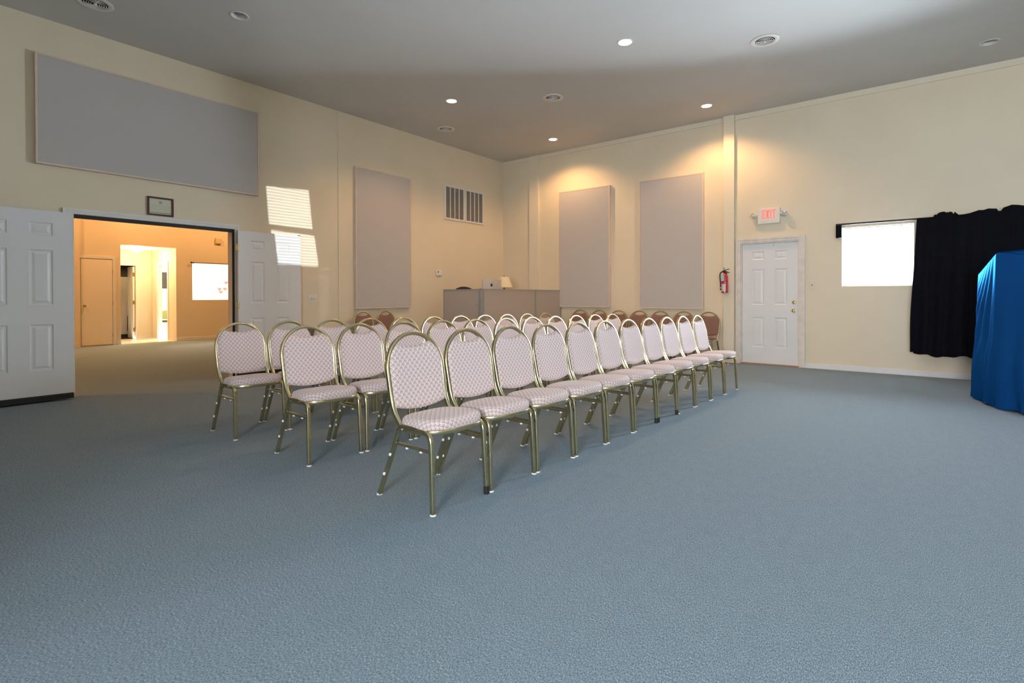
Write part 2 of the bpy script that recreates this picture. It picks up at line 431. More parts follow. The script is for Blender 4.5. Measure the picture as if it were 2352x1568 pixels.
# ------------------------------------------------------------------ doors
PANELS = [(a, b, c, d) for (c, d) in ((0.865, 0.935), (0.49, 0.787), (0.135, 0.385)) for (a, b) in ((0.185, 0.40), (0.588, 0.807))]
def panel_door(bm, w, h, t, rows=None):
    """six-panel leaf lying in the plane X(width) / Z(height), thickness along Y from 0 (room face) to t"""
    us = sorted({0.0, 1.0, *[p[0] for p in PANELS], *[p[1] for p in PANELS]})
    zs = sorted({0.0, 1.0, *[p[2] for p in PANELS], *[p[3] for p in PANELS]})
    faces = []
    for side, y in ((0, 0.0), (1, t)):
        V = {(i, j): bm.verts.new((u * w, y, z * h)) for i, u in enumerate(us) for j, z in enumerate(zs)}
        for i in range(len(us) - 1):
            for j in range(len(zs) - 1):
                q = [V[i, j], V[i + 1, j], V[i + 1, j + 1], V[i, j + 1]]
                f = bm.faces.new(q if side == 0 else q[::-1])
                uc, zc = (us[i] + us[i + 1]) / 2, (zs[j] + zs[j + 1]) / 2
                if any(p[0] < uc < p[1] and p[2] < zc < p[3] for p in PANELS): faces.append(f)
        if side == 0: V0 = V
    nu, nz = len(us) - 1, len(zs) - 1
    for j in range(nz):
        bm.faces.new((V0[0, j], V0[0, j + 1], V[0, j + 1], V[0, j])); bm.faces.new((V0[nu, j], V[nu, j], V[nu, j + 1], V0[nu, j + 1]))
    for i in range(nu):
        bm.faces.new((V0[i, 0], V[i, 0], V[i + 1, 0], V0[i + 1, 0])); bm.faces.new((V0[i, nz], V0[i + 1, nz], V[i + 1, nz], V[i, nz]))
    bmesh.ops.recalc_face_normals(bm, faces=bm.faces)
    for th, dp in ((0.012, -0.009), (0.014, 0.0), (0.022, 0.007)):
        bmesh.ops.inset_individual(bm, faces=faces, thickness=th, depth=dp, use_even_offset=True)

def leaf(name, label, w, h, t, loc, rz, m='door'):
    o = thing(name, label, 'door', loc, rz, kind='structure')
    bm = bmesh.new(); panel_door(bm, w, h, t); obj('leaf', bm, M[m], o)
    return o

LEAFW = 0.93
# door_1: left leaf folded back against the left wall; room face looks toward +X
d1 = leaf('door_1', 'white six panel door leaf folded back left of the double doorway', LEAFW, 2.045, 0.045, (X0 + 0.085, DL0, 0.078), -PI / 2)
# local X runs along -Y (from the hinge), local Y(thickness) runs along -X?  rotate: rz=-90 => X->-Y, Y->+X
for ch in d1.children: ch.location = (0, 0, 0)
def flip_into_wall(d):
    pass
bm = bmesh.new(); box(bm, 0.0, LEAFW, -0.004, 0.05, -0.055, 0.0, 0.006); box(bm, 0.0, LEAFW, 0.05, 0.058, -0.06, -0.01)
obj('door_sweep', bm, M['black'], d1)
bm = bmesh.new(); box(bm, -0.014, -0.001, 0.002, 0.043, 0.0, 2.045); obj('edge_strip', bm, M['jamb'], d1)
# door_2: right leaf folded back; rz=+90 => X->+Y, Y->-X
d2 = leaf('door_2', 'white six panel door leaf folded back right of the doorway, partly sunlit', LEAFW + .02, 2.04, 0.045, (X0 + 0.095, DL1 + 0.012, 0.07), PI / 2)
bm = bmesh.new(); box(bm, 0.0, LEAFW, -0.004, 0.05, -0.05, 0.0, 0.006); obj('door_sweep', bm, M['black'], d2)
bm = bmesh.new(); box(bm, LEAFW + 0.021, LEAFW + 0.028, -0.001, 0.043, 0.0, 2.03); obj('astragal', bm, M['jamb'], d2); 
bm = bmesh.new(); box(bm, LEAFW - 0.01, LEAFW + 0.025, 0.006, 0.03, 2.041, 2.052); obj('latch_bolt', bm, M['black'], d2)
for z in (0.25, 0.97, 1.80):
    bm = bmesh.new()
    cyl(bm, (-0.006, -0.008, z), 0.008, 0.008, 0.09, n=12)
    box(bm, -0.034, -0.008, -0.004, 0.0, z - 0.045, z + 0.045); box(bm, 0.0, 0.012, -0.004, 0.0, z - 0.045, z + 0.045)
    obj('hinge', bm, M['goldbrass'], d2, True)

# door_3: exit door
d3 = leaf('door_3', 'white six panel exit door with brass knob and deadbolt', 0.866, 2.03, 0.045, (-2.4954, Y1 + 0.03, 0.02), 0)
bm = bmesh.new(); lathe(bm, [(0.0, -0.065), (0.018, -0.063), (0.027, -0.05), (0.027, -0.038), (0.012, -0.024), (0.012, -0.01), (0.032, -0.008), (0.033, 0.0)], (0.866 - 0.065, 0, 0.90), 'Y', 24)
obj('door_knob', bm, M['goldbrass'], d3, True)
bm = bmesh.new(); lathe(bm, [(0.0, -0.022), (0.024, -0.02), (0.030, -0.008), (0.031, 0.0)], (0.866 - 0.063, 0, 1.035), 'Y', 24); box(bm, 0.866 - 0.083, 0.866 - 0.043, -0.036, -0.018, 1.029, 1.041, 0.003)
obj('deadbolt', bm, M['goldbrass'], d3, True)
bm = bmesh.new(); box(bm, 0.49, 0.498, -0.004, 0.0, 1.98, 2.012); obj('top_hook', bm, M['alu'], d3)
# its frame
bm = bmesh.new()
xl0, xl1, xr0, xr1, zt = -2.587, -2.515, -1.61, -1.526, 2.147
for t, a in ((0.016, 0.0), (0.024, 0.042)):
    q = 0.0007 if a else 0.0
    box(bm, xl0 + q, xl1 - a, Y1 - t, Y1 + .001, 0, D3[3] + a); box(bm, xr0 + a, xr1 - q, Y1 - t, Y1 + .001, 0, D3[3] + a); box(bm, xl0 + q, xr1 - q, Y1 - t, Y1 + .001, D3[3] + a, zt - q)
trim(bm, M['casing'], 'worn off white casing around the exit door', 'door casing')
bm = bmesh.new()
box(bm, -2.515, -2.497, Y1 + .0015, Y1 + 0.08, 0, 2.052); box(bm, -1.628, -1.610, Y1 + .0015, Y1 + 0.08, 0, 2.052); box(bm, -2.515, -1.61, Y1 + .0015, Y1 + 0.08, 2.052, 2.075)
box(bm, -2.515, -1.61, Y1 + 0.08, Y1 + TB, 0, 2.075)
trim(bm, M['casing'], 'off white jamb and stop behind the exit door', 'door jamb')
bm = bmesh.new(); box(bm, -2.515, -1.61, Y1 - 0.03, Y1 + 0.075, 0.0, 0.018, 0.004); trim(bm, M['wood'], 'brown wooden threshold under the exit door', 'threshold')

# ------------------------------------------------------------------ windows
def window(name, label, axis, u0, u1, z0, z1, face, depth, sashes=2, into=1):
    """axis 'X': wall along X at y=face, opening outward (+y*into); axis 'Y': wall along Y at x=face"""
    o = thing(name, label, 'window', (0, 0, 0), 0, kind='structure')
    def bx(b, a0, a1, d0, d1, c0, c1):
        lo, hi = sorted((face + into * d0, face + into * d1))
        if axis == 'X': box(b, a0, a1, lo, hi, c0, c1)
        else: box(b, lo, hi, a0, a1, c0, c1)
    b = bmesh.new(); w = 0.035
    bx(b, u0, u0 + w, depth - 0.06, depth, z0, z1); bx(b, u1 - w, u1, depth - 0.06, depth, z0, z1)
    bx(b, u0 + w, u1 - w, depth - 0.06, depth, z0, z0 + w); bx(b, u0 + w, u1 - w, depth - 0.06, depth, z1 - w, z1)
    obj('frame', b, M['white'], o)
    zm = (z0 + z1) / 2
    b = bmesh.new(); bx(b, u0 + w, u1 - w, depth - 0.045, depth - 0.01, zm - 0.028, zm + 0.028); obj('meeting_rail', b, M['white'], o)
    for c0, c1 in ((z0 + w, zm - 0.028), (zm + 0.028, z1 - w)):
        b = bmesh.new(); bx(b, u0 + w, u1 - w, depth - 0.03, depth - 0.026, c0, c1); obj('pane', b, M['glass'], o)
    return o
w1 = window('window_1', 'blown out bright window left of the black curtain', 'X', *W1[:2], *W1[2:], Y1, TB)
def blind(name, label, axis, u0, u1, z0, z1, at, pitch, wid, tilt, thick=0.0012):
    o = thing(name, label, 'blind', (0, 0, 0), 0)
    b = bmesh.new(); k = 0; z = z0 + 0.03
    c, s = math.cos(tilt) * wid / 2, math.sin(tilt) * wid / 2
    while z < z1 - 0.05:
        pts = [(-c, -s), (0, 0.0018), (c, s)]
        for p, q in zip(pts, pts[1:]):
            vs = []
            for (d, h) in (p, q):
                for u in (u0, u1):
                    vs.append(b.verts.new((u, at + d, z + h) if axis == 'X' else (at + d, u, z + h)))
            b.faces.new((vs[0], vs[1], vs[3], vs[2]))
        z += pitch
    obj('slats', b, M['blind'], o)
    for nm, zz, hh in (('headrail', z1 - 0.02, 0.019), ('bottom_rail', z0 + 0.004, 0.018)):
        b = bmesh.new()
        if axis == 'X': box(b, u0, u1, at - 0.014, at + 0.014, zz, zz + hh)
        else: box(b, at - 0.014, at + 0.014, u0, u1, zz, zz + hh)
        obj(nm, b, M['blind'], o)
    return o
blind('window_blind', 'white slatted blind hanging in the bright window by the curtain', 'X', W1[0] + 0.012, W1[1] - 0.012, W1[2], W1[3], Y1 + 0.05, 0.024, 0.024, math.radians(-14))
w2 = thing('sun_patch_window', 'unseen high double hung window, openings skewed to shape the left wall sun patch', 'window', (XR, 0, 0), 0, kind='structure')
DZ = 0.6393
b = bmesh.new()
LOOPS = [[(W2[0], W2[2]), (W2[1], W2[2]), (W2[1], W2[3]), (W2[0], W2[3])],
         [(3.974, 2.832 + DZ), (4.67, 2.876 + DZ), (4.736, 2.250 + DZ), (4.017, 2.269 + DZ)],
         [(4.845, 1.655 + DZ), (5.033, 1.641 + DZ), (5.04, 0.64 + DZ), (4.843, 0.66 + DZ)],  # narrow side slot added for the faint lower sun patch
         [(4.045, 2.187 + DZ), (4.766, 2.152 + DZ), (4.881, 1.564 + DZ), (4.105, 1.660 + DZ)]]
es = []
for lp in LOOPS:
    vs = [b.verts.new((0.10, y, z)) for y, z in lp]
    es += [b.edges.new((vs[k], vs[(k + 1) % 4])) for k in range(4)]
bmesh.ops.triangle_fill(b, use_beauty=True, edges=es)
r = bmesh.ops.extrude_face_region(b, geom=list(b.faces)); bmesh.ops.translate(b, vec=(0.04, 0, 0), verts=[v for v in r['geom'] if isinstance(v, bmesh.types.BMVert)])
obj('frame', b, M['white'], w2)  # unseen plate, its openings skewed to give the sun patch its slant
b = bmesh.new(); z = 0.64 + DZ
while z < 1.70 + DZ:
    box(b, 0.09, 0.094, 4.83, 5.06, z, z + 0.0185); z += 0.02
obj('sun_dimmer', b, M['white'], w2)  # unseen strips added to dim the sun coming through the side slot
blind('window_blind', 'white slatted blind in the high window on the right wall', 'Y', W2[0] + .01, W2[1] - .01, W2[2], W2[3], XR + 0.06, 0.045, 0.024, math.radians(24))
w4 = window('window_4', 'second wide window behind the photographer, nearer the right wall', 'X', *W4[:2], *W4[2:], YF, TB, into=-1)
w3 = window('window_3', 'wide window behind the photographer', 'X', *W3[:2], *W3[2:], YF, TB, into=-1)

# ------------------------------------------------------------------ next room, vestibule and bright room seen through the doorway
TF = 0.12
OV = (4.282, 5.503, 0.0, 2.452); OW = (5.893, 7.25, 1.082, 2.072); OD = (3.50, 4.122, 0.0, 2.08)
bm = bmesh.new()
holes_wall(bm, YF, Y1, 0, ZC, [OV, OW], lambda b, a, c, z0, z1: box(b, XF - TF, XF, a, c, z0, z1))
struct('wall_far', bm, M['wall'], 'orange lit cream wall of the next room', 'wall')
bm = bmesh.new(); box(bm, XF, XF + 0.06, 2.9, 3.478, 0.0, ZC); box(bm, XF + 0.06, XF + 0.072, 2.9, 3.478, 0.0, 0.09); trim(bm, M['wall'], 'shallow cream pilaster at the left of the next room', 'pilaster')
bm = bmesh.new(); box(bm, XF, XF + 0.014, 5.503, Y1, 0, 0.085, 0.004); box(bm, XF, XF + 0.014, 4.185, 4.282, 0, 0.085, 0.004); struct('baseboard_far', bm, M['white'], 'cream baseboard along the wall of the next room', 'baseboard')
# flat closet door
d4 = thing('door_4', 'plain flat cream door left of the lit hallway opening', 'door', (XF + 0.0135, 3.51, 0.025), PI / 2, kind='structure')
bm = bmesh.new(); box(bm, 0, 0.602, 0.0, 0.013, 0, 2.045); obj('leaf', bm, M['flatdoor'], d4)
bm = bmesh.new(); lathe(bm, [(0.0, -0.06), (0.022, -0.055), (0.028, -0.042), (0.018, -0.026), (0.012, -0.01), (0.03, -0.006), (0.03, 0)], (0.055, 0, 0.93), 'Y', 16); obj('door_knob', bm, M['goldbrass'], d4, True)
for z in (0.22, 0.98, 1.75):
    bm = bmesh.new(); cyl(bm, (0.606, -0.006, z), 0.007, 0.007, 0.09, n=10); obj('hinge', bm, M['goldbrass'], d4, True)
bm = bmesh.new(); box(bm, XF, XF + 0.024, 4.118, 4.182, 0, 2.08); box(bm, XF, XF + 0.024, 3.48, 4.182, 2.08, 2.14)
trim(bm, M['white'], 'cream casing around the flat closet door', 'door casing')
# vestibule
VX = -17.3
bm = bmesh.new(); box(bm, VX - 0.0, XF - 0.0, 3.8, 5.5, -0.05, 0.004); struct('floor_hall', bm, M['tile'], 'cream tile floor of the lit hallway', 'floor')
bm = bmesh.new(); box(bm, VX - 2.4, XF - TF, 3.6, 5.55, 2.452, 2.55); struct('ceiling_hall', bm, M['whitewall'], 'low ceiling of the lit hallway', 'ceiling')
CD = (4.45, 5.115, 0.0, 2.03)
bm = bmesh.new(); holes_wall(bm, 3.8, 5.5, 0, 2.452, [CD], lambda b, a, c, z0, z1: box(b, VX - 0.1, VX, a, c, z0, z1)); struct('wall_hall_back', bm, M['wall'], 'yellow lit wall at the end of the hallway', 'wall')
RD = (-16.85, -16.13, 0.0, 2.04)
bm = bmesh.new(); holes_wall(bm, VX - 2.4, XF - TF, 0, 2.452, [RD], lambda b, a, c, z0, z1: box(b, a, c, 5.503, 5.60, z0, z1)); struct('wall_hall_right', bm, M['wall'], 'yellow lit side wall of the hallway with a doorway', 'wall')
bm = bmesh.new(); box(bm, VX - 2.4, XF - TF, 3.7, 3.8, 0, 2.452); struct('wall_hall_left', bm, M['wall'], 'yellow lit left side wall of the hallway', 'wall')
bm = bmesh.new()
box(bm, VX, VX + 0.018, 5.115, 5.18, 0, 2.03); box(bm, VX, VX + 0.018, 4.39, 5.18, 2.03, 2.10); box(bm, VX, VX + 0.018, 4.39, 4.45, 0, 2.03); trim(bm, M['trim'], 'white casing around the ajar closet door', 'door casing')
bm = bmesh.new()
box(bm, -16.92, -16.85, 5.485, 5.503, 0, 2.04); box(bm, -16.13, -16.06, 5.485, 5.503, 0, 2.04); box(bm, -16.92, -16.06, 5.485, 5.503, 2.04, 2.11)
box(bm, -16.85, -16.83, 5.503, 5.6, 0, 2.04); trim(bm, M['white'], 'white casing around the bright side doorway', 'door casing')
bm = bmesh.new(); box(bm, VX, VX + .012, 5.18, 5.5, 0, 0.085); struct('baseboard_hall', bm, M['white'], 'white baseboard in the lit hallway', 'baseboard')
# ajar door into the closet
d5 = thing('door_5', 'cream door swung into the dark closet, three hinges showing', 'door', (VX - 0.06, 5.10, 0.01), math.radians(176), kind='structure')
bm = bmesh.new(); box(bm, 0, 0.64, 0.0, 0.035, 0, 2.0); obj('leaf', bm, M['flatdoor'], d5)
for z in (0.25, 1.0, 1.78):
    bm = bmesh.new(); box(bm, -0.02, 0.0, 0.0, 0.04, z - 0.05, z + 0.05); obj('hinge', bm, M['goldbrass'], d5)
# closet
bm = bmesh.new(); box(bm, -19.0, VX - 0.1, 3.8, 5.49, -0.05, 0.002); struct('floor_closet', bm, M['dark'], 'dark floor of the closet', 'floor')
bm = bmesh.new(); box(bm, -19.1, -19.0, 3.8, 5.5, 0, 2.45); struct('wall_closet', bm, M['wall'], 'back wall of the closet behind the steel cabinet', 'wall')
t = thing('steel_cabinet', 'tall brushed steel refrigerator with dark top grille in the closet', 'refrigerator', (-18.3, 4.85, 0.0))
bm = bmesh.new(); box(bm, -0.35, 0.36, -0.5, 0.42, 0.10, 1.74, 0.01); obj('cabinet_body', bm, M['steel'], t)
bm = bmesh.new(); box(bm, -0.35, 0.35, -0.5, 0.42, 1.745, 2.06); obj('top_grille', bm, M['black'], t)
bm = bmesh.new(); box(bm, -0.33, 0.34, -0.48, 0.40, 0.0, 0.098); obj('plinth', bm, M['black'], t)
bm = bmesh.new(); box(bm, 0.36, 0.372, 0.24, 0.262, 0.2, 0.62); obj('door_handle', bm, M['leather'], t)
# hallway dome light
t = thing('dome_light', 'glowing glass dome light on the hallway ceiling', 'ceiling light', (-16.35, 4.85, 2.452))
bm = bmesh.new(); lathe(bm, [(0.0, -0.115), (0.03, -0.11), (0.10, -0.075), (0.145, -0.03), (0.15, -0.02)], n=28); obj('glass_dome', bm, M['dome'], t, True)
bm = bmesh.new(); lathe(bm, [(0.0, 0.0), (0.16, 0.0), (0.165, -0.012), (0.15, -0.022)], n=28); obj('ceiling_plate', bm, M['white'], t, True)
light('dome_glow', 'POINT', (0, 0, -0.22), 50, (1.0, 0.72, 0.38), t, shadow_soft_size=0.12)
# bright room
bm = bmesh.new(); box(bm, -19.5, XF - TF, 5.6, Y1, -0.05, 0.004); struct('floor_kitchen', bm, M['tile'], 'bright tile floor of the white room', 'floor')
bm = bmesh.new(); box(bm, -19.6, -19.5, 5.5, Y1, 0, 2.9); struct('wall_kitchen', bm, M['whitewall'], 'white wall of the bright room behind the hallway', 'wall')
bm = bmesh.new(); box(bm, -19.6, XF - TF, 5.6, Y1 + .1, 2.8, 2.9); struct('ceiling_kitchen', bm, M['whitewall'], 'white ceiling of the bright room', 'ceiling')
bm = bmesh.new(); box(bm, -19.6, XF, Y1 - 0.02, Y1 + .1, 0, 2.9); struct('wall_kitchen_side', bm, M['whitewall'], 'white side wall of the bright room', 'wall')
bm = bmesh.new(); box(bm, XF - TF - 0.03, XF - TF, 5.66, 5.76, 0, 2.8); box(bm, -18.6, -18.45, 6.95, 7.35, 0, 2.8); struct('wall_kitchen_return', bm, M['wall'], 'cream wall end seen at the left of the pass through', 'wall')
t = thing('ceiling_panel_light', 'square ceiling light of the bright room', 'ceiling light', (-17.6, 7.4, 2.79))
bm = bmesh.new(); box(bm, -0.6, 0.6, -0.3, 0.3, -0.03, 0.008); obj('housing', bm, M['white'], t)
light('panel_glow', 'AREA', (0, 0, -0.04), 240, (1.0, 0.93, 0.82), t, shape='RECTANGLE', size=1.15, size_y=0.55)
t = tag(thing('wall_screen', None, None, (-19.5, 6.62, 1.70), PI / 2), 'dark grey wall screen seen through the bright side doorway', 'television')
bm = bmesh.new(); box(bm, -0.34, 0.02, -0.045, 0.0, -0.26, 0.26, 0.006); obj('case', bm, M['black'], t)
bm = bmesh.new(); box(bm, -0.33, 0.01, -0.048, -0.044, -0.245, 0.245); obj('screen', bm, M['tv'], t)
# small green metal chair
t = thing('metal_chair', 'chrome framed chair with green back through the bright side doorway', 'chair', (-17.6, 5.93, 0.004), math.radians(75))
bm = bmesh.new(); box(bm, -0.19, 0.19, -0.20, 0.18, 0.42, 0.47, 0.015); obj('seat', bm, M['leather'], t)
bm = bmesh.new(); box(bm, -0.17, 0.17, 0.20, 0.225, 0.50, 0.76, 0.01); obj('backrest', bm, M['greenvinyl'], t)
for sx in (-1, 1):
    bm = bmesh.new(); tube(bm, smooth_path([(sx * 0.20, 0.24, 0), (sx * 0.19, 0.2, 0.42), (sx * 0.185, 0.23, 0.70), (sx * 0.12, 0.26, 0.85), (0, 0.265, 0.87)]), 0.012); obj('leg', bm, M['chrome'], t, True)
    bm = bmesh.new(); tube(bm, [(sx * 0.2, -0.22, 0), (sx * 0.19, -0.18, 0.43)], 0.012); obj('leg', bm, M['chrome'], t, True)
# paper hearts on the white wall
HEARTS = [(8.26, 1.43, 'upper left of the cluster of three'), (8.44, 1.44, 'upper right of the cluster of three'), (8.30, 1.33, 'lowest of the cluster of three'), (8.48, 1.66, 'alone above the cluster')]
for y, z, where in HEARTS:
    b = bmesh.new(); vs = []
    for k in range(28):
        a = 2 * PI * k / 28; hx = 16 * math.sin(a) ** 3; hz = 13 * math.cos(a) - 5 * math.cos(2 * a) - 2 * math.cos(3 * a) - math.cos(4 * a)
        vs.append((hx * 0.0042, hz * 0.0042))
    f = b.faces.new([b.verts.new((0, -p[0], p[1])) for p in vs])
    r = bmesh.ops.extrude_face_region(b, geom=[f]); bmesh.ops.translate(b, vec=(0.004, 0, 0), verts=[v for v in r['geom'] if isinstance(v, bmesh.types.BMVert)])
    o = obj('paper_heart', b, M['redpaper']); o.location = (-19.501, y, z)
    tag(o, 'small red paper heart on white wall, ' + where, 'paper heart', 'paper hearts on the white wall')
# rod above the pass-through
t = thing('curtain_rod', 'thin dark rod above the pass through window in the next room', 'curtain rod', (XF, 0, 2.085))
bm = bmesh.new(); cyl(bm, (0.06, 6.62, 0.0), 0.009, 0.009, 1.5, 'Y', 12); obj('rod', bm, M['bronze'], t, True)
bm = bmesh.new(); ball(bm, (0.06, 5.85, 0.0), 0.024); obj('finial', bm, M['bronze'], t, True)
bm = bmesh.new(); box(bm, 0.0, 0.06, 5.90, 5.915, -0.035, 0.006); obj('bracket', bm, M['bronze'], t)
t = thing('wall_thermostat', 'small beige box high on the wall of the next room', 'wall box', (XF, 6.555, 2.715))
bm = bmesh.new(); box(bm, 0.0, 0.05, -0.078, 0.078, -0.075, 0.075, 0.006); obj('box_case', bm, M['thermo'], t)
bm = bmesh.new(); box(bm, 0.05, 0.054, -0.06, 0.06, -0.05, 0.03); obj('cover', bm, M['thermo'], t)

# ------------------------------------------------------------------ acoustic panels
def acoustic(label, wall, u0, u1, z0, z1, t=0.06):
    if wall == 'L': o = thing('acoustic_panel', label, 'acoustic panel', (X0, u0, z0), PI / 2)       # local x along +Y, local -y toward the room
    else: o = thing('acoustic_panel', label, 'acoustic panel', (u0, Y1, z0), 0)
    w, h = u1 - u0, z1 - z0; e = 0.022
    b = bmesh.new(); box(b, e, w - e, -t, -0.002, e, h - e, 0.004); obj('fabric_face', b, M['acoustic'], o)
    b = bmesh.new()
    box(b, 0, e, -t - 0.003, 0, 0, h); box(b, w - e, w, -t - 0.003, 0, 0, h); box(b, e, w - e, -t - 0.003, 0, 0, e); box(b, e, w - e, -t - 0.003, 0, h - e, h)
    obj('frame', b, M['acedge'], o)
acoustic('wide grey acoustic panel high above the double doorway', 'L', 1.358, 3.841, 2.649, 3.876, 0.06)
acoustic('tall grey acoustic panel on the left wall beside the return vents', 'L', 5.515, 6.759, 0.953, 3.415)
acoustic('tall grey acoustic panel nearer the office corner on the back wall', 'B', -6.203, -4.99, 0.9385, 3.394, 0.07)
acoustic('tall grey acoustic panel beside the fire extinguisher on the back wall', 'B', -4.364, -3.134, 0.93, 3.38)

# ------------------------------------------------------------------ return vents on the left wall
def return_vent(label, u0, u1, z0, z1):
    o = thing('return_vent', label, 'vent', (X0, u0, z0), PI / 2, 'return air vents')
    w, h = u1 - u0, z1 - z0; e = 0.035
    b = bmesh.new(); box(b, e, w - e, -0.004, -0.001, e, h - e); obj('filter_back', b, M['grille'], o)
    b = bmesh.new(); box(b, 0, e, -0.022, 0, 0, h); box(b, w - e, w, -0.022, 0, 0, h); box(b, e, w - e, -0.022, 0, 0, e); box(b, e, w - e, -0.022, 0, h - e, h); obj('frame', b, M['plastic'], o)
    for k in (1, 2, 3):
        x = e + (w - 2 * e) * k / 4
        b = bmesh.new(); box(b, x - 0.009, x + 0.009, -0.020, -0.006, e, h - e); obj('mullion', b, M['plastic'], o)
    b = bmesh.new(); z = e + 0.006
    while z < h - e:
        v = [b.verts.new(p) for p in ((e, -0.006, z), (w - e, -0.006, z), (w - e, -0.014, z - 0.007), (e, -0.014, z - 0.007))]; b.faces.new(v); z += 0.0125
    obj('louvres', b, M['grille'], o)
return_vent('white framed return vent, left one of the pair high by the corner', 7.70, 8.297, 2.758, 3.471)
return_vent('white framed return vent, right one of the pair high by the corner', 8.315, 8.912, 2.758, 3.471)

# ------------------------------------------------------------------ ceiling fixtures
def diffuser(label, x, y):
    o = thing('ceiling_vent', label, 'vent', (x, y, ZC), rnd.random(), 'round ceiling vents')
    b = bmesh.new(); lathe(b, [(0.16, 0.0), (0.163, -0.006), (0.155, -0.010), (0.125, -0.012), (0.112, -0.009), (0.110, -0.002)], n=40); obj('flange', b, M['plastic'], o, True)
    b = bmesh.new(); lathe(b, [(0.1105, -0.001), (0.109, 0.09), (0.0, 0.092)], n=32); obj('throat', b, M['dark'], o)
    for r in (0.094, 0.075, 0.056, 0.037):
        b = bmesh.new(); lathe(b, [(r, -0.006), (r + 0.006, -0.013), (r + 0.003, -0.015), (r - 0.003, -0.008)], n=36); obj('vane', b, M['plastic'], o, True)
    b = bmesh.new(); lathe(b, [(0.0, -0.026), (0.014, -0.025), (0.018, -0.012), (0.012, -0.004)], n=20); box(b, -0.108, 0.108, -0.004, 0.004, -0.012, -0.006); obj('hub', b, M['plastic'], o, True)
diffuser('round ceiling vent at right, nearest above the exit sign', -1.556, 7.022)
diffuser('round ceiling vent in the middle of the four lit lights', -4.625, 6.962)
diffuser('round ceiling vent nearest the left wall by the corner', -7.059, 7.021)
diffuser('round ceiling vent above the wide panel, cut by the top edge', -6.962, 1.71)

LIT = []
def downlight(label, x, y, on):
    o = thing('recessed_ceiling_light', label, 'ceiling light', (x, y, ZC + 0.0015), 0, 'recessed ceiling lights')
    b = bmesh.new(); lathe(b, [(0.098, 0.0), (0.099, -0.005), (0.090, -0.008), (0.080, -0.006), (0.078, 0.0)], n=36); obj('trim_ring', b, M['plastic'], o, True)
    b = bmesh.new()
    lathe(b, [(0.078, -0.001), (0.076, 0.12), (0.0, 0.125)], n=36); obj('can', b, M['putty'], o, True)
    b = bmesh.new()
    if on:
        lathe(b, [(0.0, 0.008), (0.06, 0.009), (0.0765, 0.012)], n=32); obj('lit_lens', b, M['bulb'], o, True)
        light('lamp_beam', 'SPOT', (0, 0, -0.02), SPOT_W, (1.0, 0.56, 0.23), o, spot_size=math.radians(140), spot_blend=0.55, shadow_soft_size=0.05)
    else:
        lathe(b, [(0.0, 0.035), (0.03, 0.038), (0.045, 0.06), (0.04, 0.11)], n=24); obj('unlit_bulb', b, M['label'], o, True)
SPOT_W = 105
downlight('lit recessed ceiling light nearest the viewer, above the front row', -2.92, 6.00, True)
downlight('lit recessed ceiling light nearer the left wall return vents', -5.98, 6.08, True)
downlight('lit recessed ceiling light near the back wall above the fire extinguisher', -2.842, 8.833, True)
downlight('lit recessed ceiling light near the back wall above the office corner', -5.856, 8.814, True)
downlight('unlit recessed ceiling light above the wide left wall panel', -6.016, 2.776, False)
downlight('unlit recessed ceiling light above the black curtain at far right', 0.616, 8.792, False)

# ------------------------------------------------------------------ left wall small things
t = thing('framed_certificate', 'dark framed certificate hanging above the double doorway', 'certificate', (X0, 2.432, 2.21), PI / 2)
w, h, e = 0.297, 0.239, 0.022
bm = bmesh.new(); box(bm, 0, e, -0.022, 0, 0, h, .003); box(bm, w - e, w, -0.022, 0, 0, h, .003); box(bm, e, w - e, -0.022, 0, 0, e, .003); box(bm, e, w - e, -0.022, 0, h - e, h, .003); obj('frame', bm, M['mahogany'], t)
bm = bmesh.new(); box(bm, e, w - e, -0.008, -0.002, e, h - e); obj('paper', bm, M['paper'], t)
bm = bmesh.new(); box(bm, e + 0.008, w - e - 0.008, -0.009, -0.0078, e + 0.012, e + 0.019); obj('green_bar', bm, M['green'], t)
bm = bmesh.new(); lathe(bm, [(0.0, -0.0088), (0.017, -0.0088), (0.017, -0.0075)], (w / 2, 0, h - e - 0.045), 'Y', 20); lathe(bm, [(0.019, -0.0088), (0.022, -0.0088), (0.022, -0.0075)], (w / 2, 0, h - e - 0.045), 'Y', 20); obj('seal', bm, M['ink'], t)
bm = bmesh.new()
for k, (a, c) in enumerate(((0.04, 0.9), (0.1, 0.95), (0.06, 0.93), (0.05, 0.92), (0.07, 0.45))):
    z = h - e - 0.083 - k * 0.017; box(bm, e + (w - 2 * e) * a, e + (w - 2 * e) * c, -0.0086, -0.0078, z, z + 0.0022)
obj('print_lines', bm, M['ink'], t)
t = thing('dimmer_switch', 'square wall plate with two round dimmers beside the white door', 'switch', (X0, 4.734, 1.136), PI / 2)
bm = bmesh.new(); box(bm, -0.072, 0.072, -0.007, 0, -0.064, 0.064, 0.003); obj('plate', bm, M['plastic'], t)
for sx in (-1, 1):
    bm = bmesh.new(); lathe(bm, [(0, -0.026), (0.018, -0.025), (0.021, -0.007)], (sx * 0.026, 0, -0.004), 'Y', 18); obj('dial', bm, M['ivory'], t, True)
t = thing('thermostat', 'small white thermostat on the left wall above the office partition', 'thermostat', (X0 - 0.002, 7.535, 1.642), PI / 2)
bm = bmesh.new(); box(bm, -0.075, 0.075, -0.03, 0, -0.055, 0.055, 0.006); obj('case', bm, M['plastic'], t)
bm = bmesh.new(); box(bm, -0.045, -0.02, -0.032, -0.029, 0.005, 0.03); obj('display', bm, M['dark'], t)

